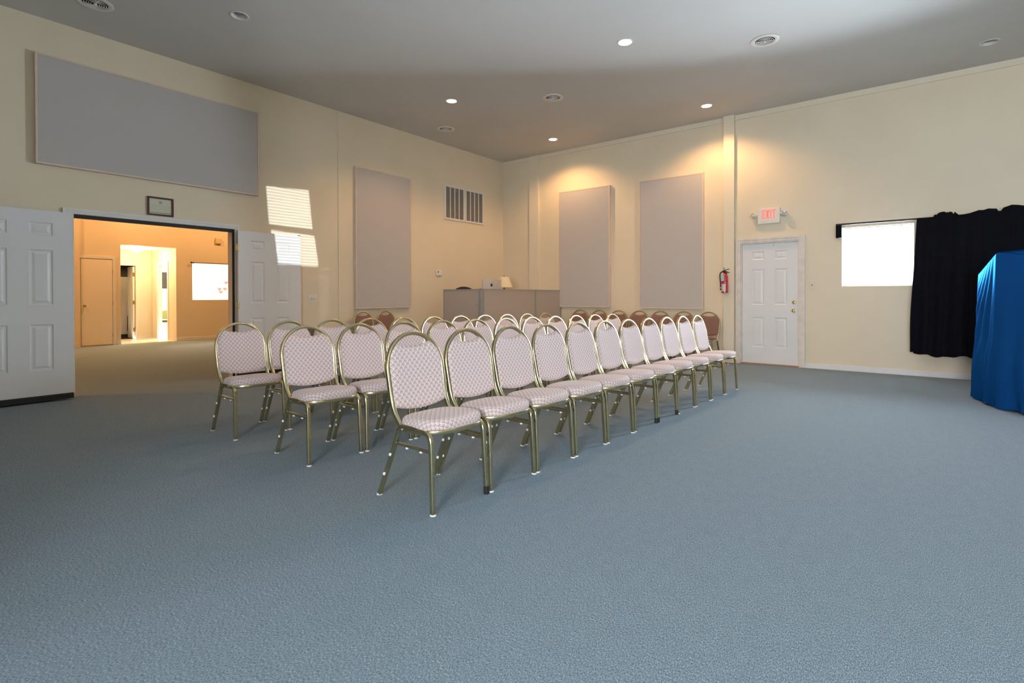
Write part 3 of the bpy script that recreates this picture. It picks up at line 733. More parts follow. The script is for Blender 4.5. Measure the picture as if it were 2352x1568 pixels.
# ------------------------------------------------------------------ back wall small things
t = thing('exit_sign', 'illuminated EXIT sign with two emergency lamps above the exit door', 'exit sign', (-2.06, Y1, 2.498))
bm = bmesh.new(); box(bm, -0.17, 0.17, -0.055, 0, -0.13, 0.13, 0.006); box(bm, -0.17, 0.17, -0.058, -0.054, -0.098, -0.094); obj('housing', bm, M['plastic'], t)
def bar(b, pts, y0=-0.0575, y1=-0.054):
    f = b.faces.new([b.verts.new((x, y0, z)) for x, z in pts])
    r = bmesh.ops.extrude_face_region(b, geom=[f]); bmesh.ops.translate(b, vec=(0, y1 - y0, 0), verts=[v for v in r['geom'] if isinstance(v, bmesh.types.BMVert)])
L, H0, H1, s = {}, -0.045, 0.10, 0.02
def rect(b, x0, x1, z0, z1): bar(b, [(x0, z0), (x1, z0), (x1, z1), (x0, z1)])
b = bmesh.new(); x = -0.10
rect(b, x, x + s, H0, H1); rect(b, x + s, x + 0.05, H0, H0 + s); rect(b, x + s, x + 0.05, H1 - s, H1); rect(b, x + s, x + 0.043, 0.018, 0.018 + s); obj('letter_e', b, M['exitred'], t)
b = bmesh.new(); x = -0.044
bar(b, [(x, H0), (x + 0.022, H0), (x + 0.056, H1), (x + 0.034, H1)]); bar(b, [(x + 0.034, H0), (x + 0.056, H0), (x + 0.022, H1), (x, H1)]); obj('letter_x', b, M['exitred'], t)
b = bmesh.new(); rect(b, 0.022, 0.022 + s, H0, H1); obj('letter_i', b, M['exitred'], t)
b = bmesh.new(); rect(b, 0.072, 0.072 + s, H0, H1 - s); rect(b, 0.052, 0.112, H1 - s, H1); obj('letter_t', b, M['exitred'], t)
for sx, zz, tilt, sc in ((-1, 0.02, -0.5, 0.85), (1, 0.03, 0.45, 1.0)):
    hd = bpy.data.objects.new('emergency_lamp', None); COL.objects.link(hd); hd.parent = t; hd.empty_display_size = 0.05
    hd.location = (sx * 0.232, -0.055, zz); hd.rotation_euler = (-0.35, tilt * 0.9, -0.25 if sx < 0 else 0.15); hd.scale = (sc, sc, sc)
    b = bmesh.new(); box(b, -0.05, 0.05, -0.03, 0.035, -0.045, 0.045, 0.018); obj('lamp_head', b, M['plastic'], hd, True)
    b = bmesh.new(); lathe(b, [(0.0, -0.026), (0.012, -0.03), (0.028, -0.034), (0.04, -0.0365), (0.042, -0.03)], (0, 0, 0), 'Y', 20); obj('reflector', b, M['lens'], hd, True)
    b = bmesh.new(); tube(b, [(-sx * 0.02, 0.02, 0), (-sx * 0.08, 0.03, -0.01)], 0.014, 8); obj('arm', b, M['plastic'], hd, True)
t = thing('light_switch', 'ivory light switch on the wall beside the exit door', 'switch', (-1.428, Y1, 1.335))
bm = bmesh.new(); box(bm, -0.038, 0.038, -0.006, 0, -0.06, 0.06, 0.003); obj('plate', bm, M['ivory'], t)
bm = bmesh.new(); box(bm, -0.005, 0.005, -0.016, -0.005, -0.011, 0.011, 0.002); obj('toggle', bm, M['bronze'], t)

# fire extinguisher
t = thing('fire_extinguisher', 'red fire extinguisher hanging on the pilaster by the exit door', 'fire extinguisher', (-2.735, Y1 - 0.155, 1.215))
bm = bmesh.new(); lathe(bm, [(0.0, 0.0), (0.05, 0.0), (0.057, 0.008), (0.057, 0.255), (0.052, 0.29), (0.036, 0.32), (0.02, 0.332), (0.018, 0.34)], n=28); obj('cylinder', bm, M['redpaint'], t, True)
bm = bmesh.new(); cyl(bm, (0, 0, 0.36), 0.018, 0.016, 0.045, n=16); box(bm, -0.03, 0.012, -0.012, 0.012, 0.362, 0.392, 0.003); obj('valve', bm, M['black'], t, True)
bm = bmesh.new(); tube(bm, [(0.0, 0, 0.395), (0.05, -0.004, 0.408), (0.078, -0.006, 0.412)], 0.006, 8); obj('carry_handle', bm, M['black'], t, True)
bm = bmesh.new(); tube(bm, [(0.01, 0, 0.378), (0.05, -0.006, 0.362), (0.082, -0.008, 0.345)], 0.006, 8); obj('lever', bm, M['black'], t, True)
bm = bmesh.new(); tube(bm, smooth_path([(-0.02, -0.008, 0.372), (-0.055, -0.014, 0.36), (-0.075, -0.02, 0.32), (-0.072, -0.025, 0.25), (-0.062, -0.03, 0.16), (-0.06, -0.03, 0.05)]), 0.0095, 10); obj('hose', bm, M['black'], t, True)
bm = bmesh.new(); cyl(bm, (-0.06, -0.03, 0.09), 0.0115, 0.0115, 0.012, n=12); obj('hose_clip', bm, M['plastic'], t, True)
def wrap(b, a0, a1, z0, z1, r, n=10):
    lo = [b.verts.new((r * math.cos(a0 + (a1 - a0) * k / n), r * math.sin(a0 + (a1 - a0) * k / n), z0)) for k in range(n + 1)]
    hi = [b.verts.new((v.co.x, v.co.y, z1)) for v in lo]
    for k in range(n): b.faces.new((lo[k], lo[k + 1], hi[k + 1], hi[k]))
bm = bmesh.new(); wrap(bm, math.radians(185), math.radians(300), 0.03, 0.155, 0.0578); obj('printed_label', bm, M['label'], t, True)
bm = bmesh.new()
for z in (0.143, 0.122, 0.105, 0.088): wrap(bm, math.radians(195), math.radians(245), z, z + 0.006, 0.0582)
obj('red_print', bm, M['labelred'], t, True)
bm = bmesh.new(); wrap(bm, math.radians(200), math.radians(240), 0.048, 0.062, 0.0582); obj('black_print', bm, M['labelblack'], t, True)
bm = bmesh.new(); wrap(bm, math.radians(178), math.radians(356), 0.208, 0.213, 0.058); obj('strap', bm, M['black'], t, True)
bm = bmesh.new(); box(bm, -0.045, 0.006, -0.066, -0.063, 0.205, 0.32); obj('inspection_tag', bm, M['tag'], t)
bm = bmesh.new(); box(bm, -0.018, 0.002, -0.02, -0.014, 0.40, 0.44, 0.004); obj('seal_tab', bm, M['bluetag'], t)
bm = bmesh.new(); cyl(bm, (-0.02, -0.016, 0.368), 0.016, 0.016, 0.012, 'Y', 16); obj('pressure_gauge', bm, M['bronze'], t, True)
bm = bmesh.new(); box(bm, -0.02, 0.02, 0.05, 0.071, 0.02, 0.36); obj('wall_bracket', bm, M['black'], t)

# ------------------------------------------------------------------ black curtain on its rod
t = thing('curtain_rod', 'black curtain rod over the bright window', 'curtain rod', (0, Y1, 2.262))
bm = bmesh.new(); box(bm, -1.093, 1.55, -0.095, -0.082, -0.014, 0.012, 0.003); obj('rod', bm, M['black'], t)
bm = bmesh.new(); box(bm, -1.093, -1.015, -0.094, -0.002, -0.205, 0.012, 0.003); obj('end_valance', bm, M['blackcloth'], t)
TOP = [(-0.095, 2.268), (0.083, 2.266), (0.1, 2.302), (0.125, 2.296), (0.14, 2.317), (0.16, 2.328), (0.19, 2.334), (0.213, 2.332), (0.228, 2.316), (0.24, 2.326), (0.252, 2.315), (0.262, 2.326), (0.29, 2.318), (0.317, 2.322), (0.303, 2.285), (0.36, 2.274), (0.413, 2.276), (0.476, 2.286), (0.563, 2.318), (0.607, 2.312), (0.662, 2.33), (0.745, 2.318), (0.758, 2.288), (0.788, 2.285), (0.812, 2.325), (0.888, 2.355), (0.964, 2.343), (1.02, 2.33), (1.15, 2.30), (1.3, 2.31), (1.5, 2.29)]
TOP = sorted(TOP)
def top_z(x):
    for (a, za), (c, zc) in zip(TOP, TOP[1:]):
        if a <= x <= c: return za + (zc - za) * (x - a) / (c - a + 1e-9)
    return TOP[-1][1] if x > TOP[-1][0] else TOP[0][1]
bm = bmesh.new(); NX, NZ = 240, 46; grid = []
for i in range(NX + 1):
    u = i / NX; col = []
    for j in range(NZ + 1):
        v = j / NZ                                  # 0 at the top
        xt = -0.095 + 1.60 * u; xb = -0.175 + 1.70 * u
        x = xt + (xb - xt) * (v ** 0.8)
        zt = top_z(xt); zb = 0.325 + 0.012 * math.sin(u * 23) + 0.010 * math.sin(u * 57 + 1) + (0.02 if u < 0.02 else 0) - 0.012 * min(1, u * 6)
        z = zt + (zb - zt) * v
        amp = 0.008 + 0.026 * v
        y = -0.120 - amp * (math.sin(u * 62 + 0.6 * math.sin(v * 3)) + 0.6 * math.sin(u * 131 + 1.3)) * 0.6
        if v < 0.03: y += -0.006 * math.sin(u * 90)
        x += 0.012 * v * math.sin(v * 7 + u * 20)
        col.append(bm.verts.new((x, Y1 + y, z)))
    grid.append(col)
for i in range(NX):
    for j in range(NZ): bm.faces.new((grid[i][j], grid[i + 1][j], grid[i + 1][j + 1], grid[i][j + 1]))
o = obj('black_curtain', bm, M['blackcloth'], None, True, 80)
md = o.modifiers.new('thickness', 'SOLIDIFY'); md.thickness = 0.004
tag(o, 'black curtain hanging in folds right of the bright window', 'curtain')

# ------------------------------------------------------------------ blue satin cloth over a tall object
TP = [(0.465, 7.86, 1.41), (0.578, 7.40, 1.617), (0.775, 7.31, 1.632), (1.75, 6.90, 1.66), (1.90, 7.75, 1.50), (1.20, 8.05, 1.43)]
BP = [(0.42, 7.95, 0.016), (0.548, 7.41, 0.012), (0.762, 7.05, 0.012), (1.86, 6.60, 0.012), (2.05, 7.85, 0.016), (1.20, 8.25, 0.016)]
def along(poly, n):
    """n points per edge, closed"""
    out = []
    for i in range(len(poly)):
        a, c = Vector(poly[i]), Vector(poly[(i + 1) % len(poly)])
        for k in range(n): out.append((i + k / n, a.lerp(c, k / n)))
    return out
bm = bmesh.new(); n = 64; T = along(TP, n); B = along(BP, n); K = len(T); NR = 84; rows = []
cen = Vector((1.1, 7.1, 0))
for r in range(NR + 1):
    v = r / NR; ring = []
    for k in range(K):
        s, p = T[k]; q = B[k][1]
        w = p.lerp(q, v)
        out = (w - cen); out.z = 0; out.normalize()
        e = s - math.floor(s); edge = int(s)
        # folds that fan out from the raised near corner on the back-left face, softer elsewhere
        fold = 0.0
        if edge == 0:
            d = 1 - e
            fold = 0.020 * min(1, v * 3.5) * math.sin(2 * PI * 1.25 * d / (0.16 + 0.75 * v)) * min(1, d * 5) * min(1, e * 6 + 0.2)
            fold += 0.006 * v * math.sin(2 * PI * (d * 4.3 + 0.3))
        elif edge in (1, 2):
            q = s - 1
            fold = 0.030 * v * math.sin(2 * PI * (q * 0.85 + 0.10 * v)) * min(1, q * 4) + 0.008 * v * math.sin(2 * PI * (q * 2.3 + 0.3)) * min(1, q * 4)
        else:
            fold = 0.03 * v * math.sin(2 * PI * s * 2)
        bulge = 0.030 * math.sin(PI * min(1, max(0, (v - 0.55) / 0.45))) if v > 0.55 else 0
        lip = 0.02 * max(0, (v - 0.93) / 0.07) * math.sin(2 * PI * s * 1.7) 
        w = w + out * (fold + bulge + lip)
        if v > 0.9: w.z = max(w.z + 0.012 * math.sin(s * 17) * (v - 0.9) * 10, 0.006)
        ring.append(bm.verts.new(w))
    rows.append(ring)
for r in range(NR):
    for k in range(K): bm.faces.new((rows[r][k], rows[r][(k + 1) % K], rows[r + 1][(k + 1) % K], rows[r + 1][k]))
prev = rows[0]
ctop = Vector((1.1, 7.1, 1.56))
for f in (0.3, 0.65):
    ring = [bm.verts.new(Vector(p[1]).lerp(ctop, f) + Vector((0, 0, -0.02 * math.sin(PI * f)))) for p in T]
    for k in range(K): bm.faces.new((prev[k], ring[k], ring[(k + 1) % K], prev[(k + 1) % K]))
    prev = ring
cv = bm.verts.new(ctop)
for k in range(K): bm.faces.new((prev[k], cv, prev[(k + 1) % K]))
bmesh.ops.smooth_vert(bm, verts=[v for v in bm.verts if v.co.z > 0.05], factor=0.4, use_axis_x=True, use_axis_y=True, use_axis_z=True)
o = obj('blue_drape', bm, M['satin'], None, True, 180)
tag(o, 'shiny blue satin cloth draped to the floor over a tall hidden object', 'draped cloth')

# ------------------------------------------------------------------ office corner: partitions, desk, computer, lamp, chair
PZ = 1.295; PX = -6.2; PY = 7.07
def partition(label, x0, y0, x1, y1):
    """partition section from (x0,y0) to (x1,y1); room face on the right-hand side of travel"""
    L = math.hypot(x1 - x0, y1 - y0); a = math.atan2(y1 - y0, x1 - x0)
    o = thing('office_partition', label, 'partition', (x0, y0, 0), a, 'office partitions')
    b = bmesh.new(); box(b, 0.022, L - 0.022, -0.02, 0.02, 0.06, PZ - 0.018); obj('fabric_panel', b, M['partition'], o)
    b = bmesh.new(); box(b, 0, 0.022, -0.026, 0.026, 0, PZ); box(b, L - 0.022, L, -0.026, 0.026, 0, PZ); box(b, 0.022, L - 0.022, -0.026, 0.026, PZ - 0.018, PZ); box(b, 0.022, L - 0.022, -0.026, 0.026, 0.0, 0.06); obj('metal_frame', b, M['alu'], o)
    for x in (0.12, L - 0.08):
        b = bmesh.new(); lathe(b, [(0.0, -0.031), (0.008, -0.029), (0.012, -0.02)], (x, 0, 1.02), 'Y', 12); obj('rivet', b, M['alu'], o, True)
partition('taupe office partition facing the viewer, left of the corner post', -7.13, PY - 0.03, PX - 0.03, PY - 0.03)
partition('wide taupe office partition below the computer', PX, PY, PX, 8.655)
partition('narrow taupe office partition next to the back wall panel', PX, 8.66, PX, 9.60)
bm = bmesh.new(); box(bm, PX - 0.028, PX + 0.026, PY - 0.056, PY - 0.002, 0, PZ + 0.012, 0.004); o = obj('partition_post', bm, M['alu']); tag(o, 'grey corner post joining two office partitions', 'post')
t = thing('office_desk', 'laminate desk behind the office partitions', 'desk', (-6.75, 8.3, 0))
bm = bmesh.new(); box(bm, -0.17, 0.45, -1.05, 1.15, 0.95, 0.985, 0.004); obj('desktop', bm, M['desk'], t)
for y in (-1.0, 1.1):
    bm = bmesh.new(); box(bm, -0.14, 0.40, y - 0.02, y + 0.02, 0.0, 0.95); obj('side_panel', bm, M['desk'], t)
# desktop computer seen from behind: silver back with a dark apple mark
t = thing('desktop_computer', 'silver all in one computer seen from behind over the partition', 'computer', (-6.72, 7.93, 0.985), PI / 2)
bm = bmesh.new(); box(bm, -0.275, 0.275, -0.028, 0.0, 0.13, 0.515, 0.012); obj('case', bm, M['silver'], t, True)
bm = bmesh.new(); box(bm, -0.265, 0.265, 0.0, 0.006, 0.14, 0.505); obj('screen', bm, M['tv'], t)
bm = bmesh.new(); sweep(bm, smooth_path([(0, -0.03, 0.25), (0, -0.07, 0.12), (0, -0.06, 0.03), (0, 0.02, 0.006)]), section(0.16, 0.008), (1, 0, 0)); box(bm, -0.1, 0.1, -0.08, 0.12, 0.0, 0.006); obj('stand', bm, M['silver'], t, True)
bm = bmesh.new(); pts = []
for k in range(40):
    a = 2 * PI * k / 40; r = 0.032 * (1 + 0.10 * math.cos(2 * a)) - 0.007 * max(0, math.sin(a)) ** 12 - 0.005 * max(0, -math.sin(a)) ** 12
    px, pz = r * math.cos(a), r * 1.08 * math.sin(a)
    dx, dz = px - 0.040, pz - 0.006
    dd = math.hypot(dx, dz)
    if dd < 0.018: px, pz = 0.040 + dx / dd * 0.018, 0.006 + dz / dd * 0.018
    pts.append((px, pz))
cz = 0.40
f = bm.faces.new([bm.verts.new((p[0] - 0.03, -0.0292, p[1] + cz)) for p in pts])
lf = [(0.002 + 0.014 * math.sin(PI * k / 8) * 0.5 + 0.012 * k / 8, 0.040 + 0.022 * k / 8) for k in range(9)] + [(0.002 + 0.012 * k / 8 - 0.010 * math.sin(PI * k / 8) * 0.5, 0.040 + 0.022 * k / 8) for k in range(7, 0, -1)]
bm.faces.new([bm.verts.new((p[0] - 0.03, -0.0292, p[1] + cz)) for p in lf])
obj('logo_mark', bm, M['black'], t)
t = thing('table_lamp', 'small cream shaded table lamp beside the silver computer', 'lamp', (-6.78, 8.40, 0.985))
bm = bmesh.new(); lathe(bm, [(0.175, 0.355), (0.178, 0.36), (0.10, 0.57), (0.095, 0.575)], n=32); lathe(bm, [(0.172, 0.36), (0.095, 0.57)], n=32); obj('lamp_shade', bm, M['lampshade'], t, True)
bm = bmesh.new(); lathe(bm, [(0.0, 0.605), (0.008, 0.60), (0.010, 0.59), (0.004, 0.578), (0.004, 0.55)], n=12); obj('finial', bm, M['bronze'], t, True)
bm = bmesh.new(); lathe(bm, [(0.0, 0.56), (0.012, 0.55), (0.012, 0.30), (0.03, 0.22), (0.035, 0.1), (0.075, 0.03), (0.08, 0.0), (0, 0)], n=20); obj('lamp_base', bm, M['bronze'], t, True)
t = thing('office_chair', 'black office chair, only its top showing over the left partition', 'chair', (-7.18, 7.62, 0), 0)
bm = bmesh.new()
g = [[bm.verts.new((-0.21 + 0.42 * i / 12, 0.03 * math.cos(PI * i / 12) + y, 0.82 + 0.50 * j / 8 + (0.035 * math.sin(PI * i / 12) if j == 8 else 0))) for j in range(9)] for y in (0.0,) for i in range(13)]
for i in range(12):
    for j in range(8): bm.faces.new((g[i][j], g[i + 1][j], g[i + 1][j + 1], g[i][j + 1]))
o = obj('backrest', bm, M['black'], t, True); md = o.modifiers.new('thick', 'SOLIDIFY'); md.thickness = 0.06; md.offset = 0
bm = bmesh.new(); box(bm, -0.24, 0.24, -0.02 + 0.06, 0.46, 0.46, 0.54, 0.03); obj('seat', bm, M['black'], t, True)
bm = bmesh.new(); cyl(bm, (0, 0.24, 0.27), 0.03, 0.03, 0.40, n=14); box(bm, -0.03, 0.03, 0.02, 0.05, 0.48, 0.9); obj('gas_column', bm, M['black'], t, True)
bm = bmesh.new()
for k in range(5):
    a = 2 * PI * k / 5; tube(bm, [(0, 0.24, 0.09), (0.28 * math.cos(a), 0.24 + 0.28 * math.sin(a), 0.06)], 0.02, 8); ball(bm, (0.28 * math.cos(a), 0.24 + 0.28 * math.sin(a), 0.03), 0.03, n=10)
obj('star_base', bm, M['black'], t, True)

# ------------------------------------------------------------------ banquet chairs
def back_x(z):
    P = [(0.40, -0.020), (0.42, -0.03), (0.45, -0.058), (0.48, -0.083), (0.52, -0.104), (0.56, -0.117), (0.714, -0.146), (0.763, -0.156), (0.95, -0.192)]
    for (a, xa), (c, xc) in zip(P, P[1:]):
        if z <= c: return xa + (xc - xa) * (z - a) / (c - a)
    return P[-1][1]
ARCZ, ARR, AHW = 0.725, 0.203, 0.208
def arch_z(y):
    q = min(1, abs(y) / AHW); return ARCZ + ARR * math.sqrt(max(0, 1 - q * q))
SCX = 0.078
SEAT_OUT = []
for k in range(64):
    a = 2 * PI * k / 64; ca, sa = math.cos(a), math.sin(a); e = 0.58
    x = SCX + 0.172 * math.copysign(abs(ca) ** e, ca); y = 0.212 * math.copysign(abs(sa) ** e, sa)
    if x > SCX: x += 0.022 * (1 - (y / 0.212) ** 2)
    else: y *= 0.965
    SEAT_OUT.append((x, y))

def seat_mesh():
    b = bmesh.new(); uvl = b.loops.layers.uv.new('UVMap')
    rings = [(0.985, 0.426, 0.075), (1.0, 0.432, 0.068), (1.010, 0.444, 0.054), (1.008, 0.458, 0.040), (0.990, 0.470, 0.024), (0.945, 0.480, 0.008), (0.86, 0.486, 0.0), (0.6, 0.491, 0.0), (0.3, 0.493, 0.0)]
    V = []; UV = {}
    for s, z, ext in rings:
        ring = []
        for x, y in SEAT_OUT:
            px, py = SCX + (x - SCX) * s, y * s
            v = b.verts.new((px, py, z + 0.012 * (px - SCX) / 0.2)); r = math.hypot(px - SCX, py) or 1
            sc = min(s, 0.95)
            qx, qy = SCX + (x - SCX) * sc, y * sc; r = math.hypot(qx - SCX, qy)
            UV[v] = (qy * (1 + ext / r), qx * 1 + (qx - SCX) * ext / r); ring.append(v)
        V.append(ring)
    c = b.verts.new((SCX, 0, 0.494)); UV[c] = (0, SCX); n = 64
    for A, B in zip(V, V[1:]):
        for k in range(n): b.faces.new((A[k], A[(k + 1) % n], B[(k + 1) % n], B[k]))
    for k in range(n): b.faces.new((V[-1][k], V[-1][(k + 1) % n], c))
    b.faces.new(V[0][::-1])
    for f in b.faces:
        for l in f.loops: l[uvl].uv = UV[l.vert]
    return b

def pad_mesh():
    b = bmesh.new(); uvl = b.loops.layers.uv.new('UVMap'); NY, NZ = 24, 22; hw = AHW - 0.006; UV = {}
    def zlim(y):
        q = y / hw; zb = 0.520 - 0.027 * (1 - q * q)
        dip = 0.852 + 0.024 * min(1, (abs(y) / 0.135)) ** 2.2
        return zb, min(dip, arch_z(y) - 0.004 if abs(y) < AHW else ARCZ)
    sides = []
    for sgn in (1, -1):
        G = []
        for i in range(NY + 1):
            y = -hw + 2 * hw * i / NY; zb, zt = zlim(y); col = []
            for j in range(NZ + 1):
                q = j / NZ; z = zb + (zt - zb) * q
                ey = 1 - abs(2 * i / NY - 1); ez = min(q, 1 - q) * 2
                puff = min(1, ey / 0.16) ** 0.5 * min(1, ez / 0.14) ** 0.5 if ey > 0 and ez > 0 else 0
                th = (0.006 + 0.020 * puff) if sgn > 0 else (0.006 + 0.008 * puff)
                v = b.verts.new((back_x(z) - 0.010 * (1 - (y / hw) ** 2) + sgn * th, y, z)); UV[v] = (y, z); col.append(v)
            G.append(col)
        for i in range(NY):
            for j in range(NZ): b.faces.new((G[i][j], G[i + 1][j], G[i + 1][j + 1], G[i][j + 1]))
        sides.append(G)
    A, B = sides
    loop = [(i, 0) for i in range(NY)] + [(NY, j) for j in range(NZ)] + [(i, NZ) for i in range(NY, 0, -1)] + [(0, j) for j in range(NZ, 0, -1)]
    for p, q in zip(loop, loop[1:] + loop[:1]): b.faces.new((A[p[0]][p[1]], A[q[0]][q[1]], B[q[0]][q[1]], B[p[0]][p[1]]))
    for f in b.faces:
        for l in f.loops: l[uvl].uv = UV[l.vert]
    return b

def arch_mesh():
    b = bmesh.new(); path = []
    for z in (0.405, 0.42, 0.435, 0.45, 0.465, 0.48, 0.50, 0.52, 0.56, 0.62, 0.68): path.append((z, 0.200 + 0.008 * min(1, (z - 0.42) / 0.3)))
    left = [(back_x(z), -y, z) for z, y in path]
    arc = []
    for k in range(29):
        a = PI * k / 28; y = -AHW * math.cos(a); z = ARCZ + ARR * math.sin(a); arc.append((back_x(z), y, z))
    right = [(x, -y, z) for x, y, z in reversed(left)]
    P = left + arc + right
    side = []
    for i in range(len(P)):
        t = (Vector(P[min(i + 1, len(P) - 1)]) - Vector(P[max(i - 1, 0)])).normalized()
        nrm = Vector((1, 0, 0.12)); side.append(nrm - t * nrm.dot(t))
    sweep(b, P, section(0.025, 0.023, 0.22), side)
    return b

LY = 0.201
def leg_mesh(front, sy):
    y = sy * LY; b = bmesh.new()
    if front: path = [(0.243, y * 1.03, 0.0), (0.225, y, 0.34)] + [(0.222 - 0.052 * math.sin(a) * 0 - 0.05 * (1 - math.cos(a)), y, 0.372 + 0.05 * math.sin(a)) for a in [PI / 2 * k / 6 for k in range(7)]] + [(0.075, y, 0.429)]
    else:
        path = [(-0.232, y * 1.03, 0.0), (-0.068, y, 0.362)] + [(-0.063 + 0.04 * (1 - math.cos(a)) + 0.012 * math.sin(a), y, 0.378 + 0.051 * math.sin(a)) for a in [PI / 2 * k / 6 for k in range(1, 7)]] + [(0.075, y, 0.429)]
    sweep(b, path, section(0.025, 0.025, 0.13, 1), (0, 1, 0))
    return b
def glide_mesh(front, sy, big=False):
    b = bmesh.new(); x = 0.243 if front else -0.232; y = sy * LY * (1.03 if front else 1.03)
    if big: cyl(b, (x, y, 0.0225), 0.017, 0.0165, 0.045, n=14)
    else: cyl(b, (x, y, 0.004), 0.0175, 0.0165, 0.008, n=14)
    return b
def bumper_mesh(sy, z, side):
    b = bmesh.new(); f = z / 0.362; x = -0.232 + 0.164 * f; y = sy * LY * (1.03 - 0.03 * f)
    ball(b, (x, y + side * 0.0125, z), 0.0095, n=10); return b
def rail_mesh():
    b = bmesh.new(); P = [(SCX + (x - SCX) * 0.992, y * 0.992, 0.416 + 0.012 * (x - SCX) / 0.2) for x, y in SEAT_OUT]
    side = [(x - SCX, y, 0) for x, y in SEAT_OUT]
    sweep(b, P, section(0.014, 0.024, 0.2), side, cap=False, closed=True)
    return b
def stretcher_mesh(sy):
    b = bmesh.new(); y = sy * LY
    sweep(b, [(-0.083, y * 1.0, 0.325), (0.226, y * 1.0, 0.325)], section(0.016, 0.016, 0.2), (0, 1, 0))
    return b
def foot_stud_mesh(sy, xs):
    b = bmesh.new(); y = sy * LY
    ball(b, (xs, y, 0.313), 0.010, 1, 1, 0.8, n=10)
    return b

MESH = {
    'seat': mesh_of('seat', seat_mesh(), M['pink'], True, 70),
    'seat_rust': mesh_of('seat_rust', seat_mesh(), M['rust'], True, 70),
    'backrest': mesh_of('backrest', pad_mesh(), M['pink'], True, 60),
    'backrest_rust': mesh_of('backrest_rust', pad_mesh(), M['rust'], True, 60),
    'back_frame': mesh_of('back_frame', arch_mesh(), M['brass'], True, 50),
    'seat_rail': mesh_of('seat_rail', rail_mesh(), M['brass'], True, 50),
}
for f in (0, 1):
    for sy in (-1, 1):
        MESH['leg', f, sy] = mesh_of('leg', leg_mesh(f, sy), M['brass'], True, 35)
        MESH['glide', f, sy] = mesh_of('glide', glide_mesh(f, sy), M['nylon'], True, 50)
        MESH['cap', f, sy] = mesh_of('rubber_cap', glide_mesh(f, sy, True), M['black'], True, 50)
for sy in (-1, 1):
    MESH['stretcher', sy] = mesh_of('stretcher', stretcher_mesh(sy), M['brass'], True, 50)
    for k, xs in enumerate((0.02, 0.14)): MESH['stud', sy, k] = mesh_of('stud', foot_stud_mesh(sy, xs), M['nylon'], True, 60)
    for k, z in enumerate((0.255, 0.135)): MESH['bumper', sy, k] = mesh_of('bumper', bumper_mesh(sy, z, -1), M['nylon'], True, 60)

def part(name, me, parent):
    o = bpy.data.objects.new(name, me); COL.objects.link(o); o.parent = parent; return o
def make_chair(rust=False):
    t = thing('banquet_chair', 'x', 'chair')
    part('seat', MESH['seat_rust' if rust else 'seat'], t); part('backrest', MESH['backrest_rust' if rust else 'backrest'], t)
    part('back_frame', MESH['back_frame'], t); part('seat_rail', MESH['seat_rail'], t)
    for sy in (-1, 1):
        for f in (1, 0):
            l = part('leg', MESH['leg', f, sy], t); part('glide', MESH['glide', f, sy], l)
            if not f:
                for k in (0, 1): part('bumper', MESH['bumper', sy, k], l)
        s_ = part('stretcher', MESH['stretcher', sy], t); part('stud', MESH['stud', sy, 0], s_); part('stud', MESH['stud', sy, 1], s_)
    return t

fwd = Vector((-math.sin(0.6642), math.cos(0.6642), 0))
proto = {}
def place(x, y, rz, label, group, rust=False, sz=None):
    if rust not in proto: o = proto[rust] = make_chair(rust)
    else: o = copy_tree(proto[rust])
    o.location = (x, y, 0); o.rotation_euler = (0, 0, rz)
    if sz is None:
        d = Vector((x, y, 0)).dot(fwd); sz = (0.952 - 0.0088 * (d - 3.3)) / 0.94
    o.scale = (1, 0.93 if rust else 1, sz)
    o['label'] = label; o['group'] = group
    return o
ORD = ['first', 'second', 'third', 'fourth', 'fifth', 'sixth', 'seventh', 'eighth', 'ninth', 'tenth', 'last']
R1Y = [2.165 + 0.4545 * k for k in range(11)]
R2Y = [2.215 + 0.4640 * k for k in range(11)]
R3Y = [2.210 + 0.4535 * k for k in range(11)]
row1 = []
for name, ys, xa, sl in (('front', R1Y, -2.297, 0.0425), ('middle', R2Y, -3.575, 0.044), ('rear', R3Y, -4.655, 0.044)):
    for k, y in enumerate(ys):
        end = 'last chair, at the far end of the %s row' % name if k == 10 else '%s from the near end of the %s row' % (ORD[k], name)
        c = place(xa + sl * (y - 2.0), y - 0.006, math.radians(-2.5) + rnd.uniform(-0.007, 0.007), 'mauve banquet chair with brass frame, ' + end, 'mauve chairs in three rows')
        if name == 'front': row1.append(c)
# a few front-row legs have black rubber caps instead of white glides
for ci, sy in ((0, 1), (5, 1), (6, -1), (6, 1)):
    for l in row1[ci].children:
        if l.data is MESH['leg', 1, sy]:
            for g in l.children: g.data = MESH['cap', 1, sy]; g.name = 'rubber_cap'
BX = [-2.99, -3.431, -3.872, -4.29, -4.720, -5.148, -5.591]
for k, x in enumerate(BX):
    who = ['nearest the fire extinguisher', 'second from the fire extinguisher', 'third from the fire extinguisher', 'fourth from the fire extinguisher', 'fifth from the fire extinguisher', 'sixth from the fire extinguisher', 'nearest the office partition'][k]
    place(x * 1.0105, 9.34, math.radians(-90 + rnd.uniform(-1, 1)), 'rust brown banquet chair against the back wall, ' + who, 'rust brown chairs along the walls', True, 0.942)
for y, who in ((5.61, 'left one of two beneath the tall panel'), (6.095, 'right one of two beneath the tall panel')):
    place(X0 + 0.29, y, math.radians(rnd.uniform(-2, 2)), 'rust brown banquet chair against the left wall, ' + who, 'rust brown chairs along the walls', True, 0.972)
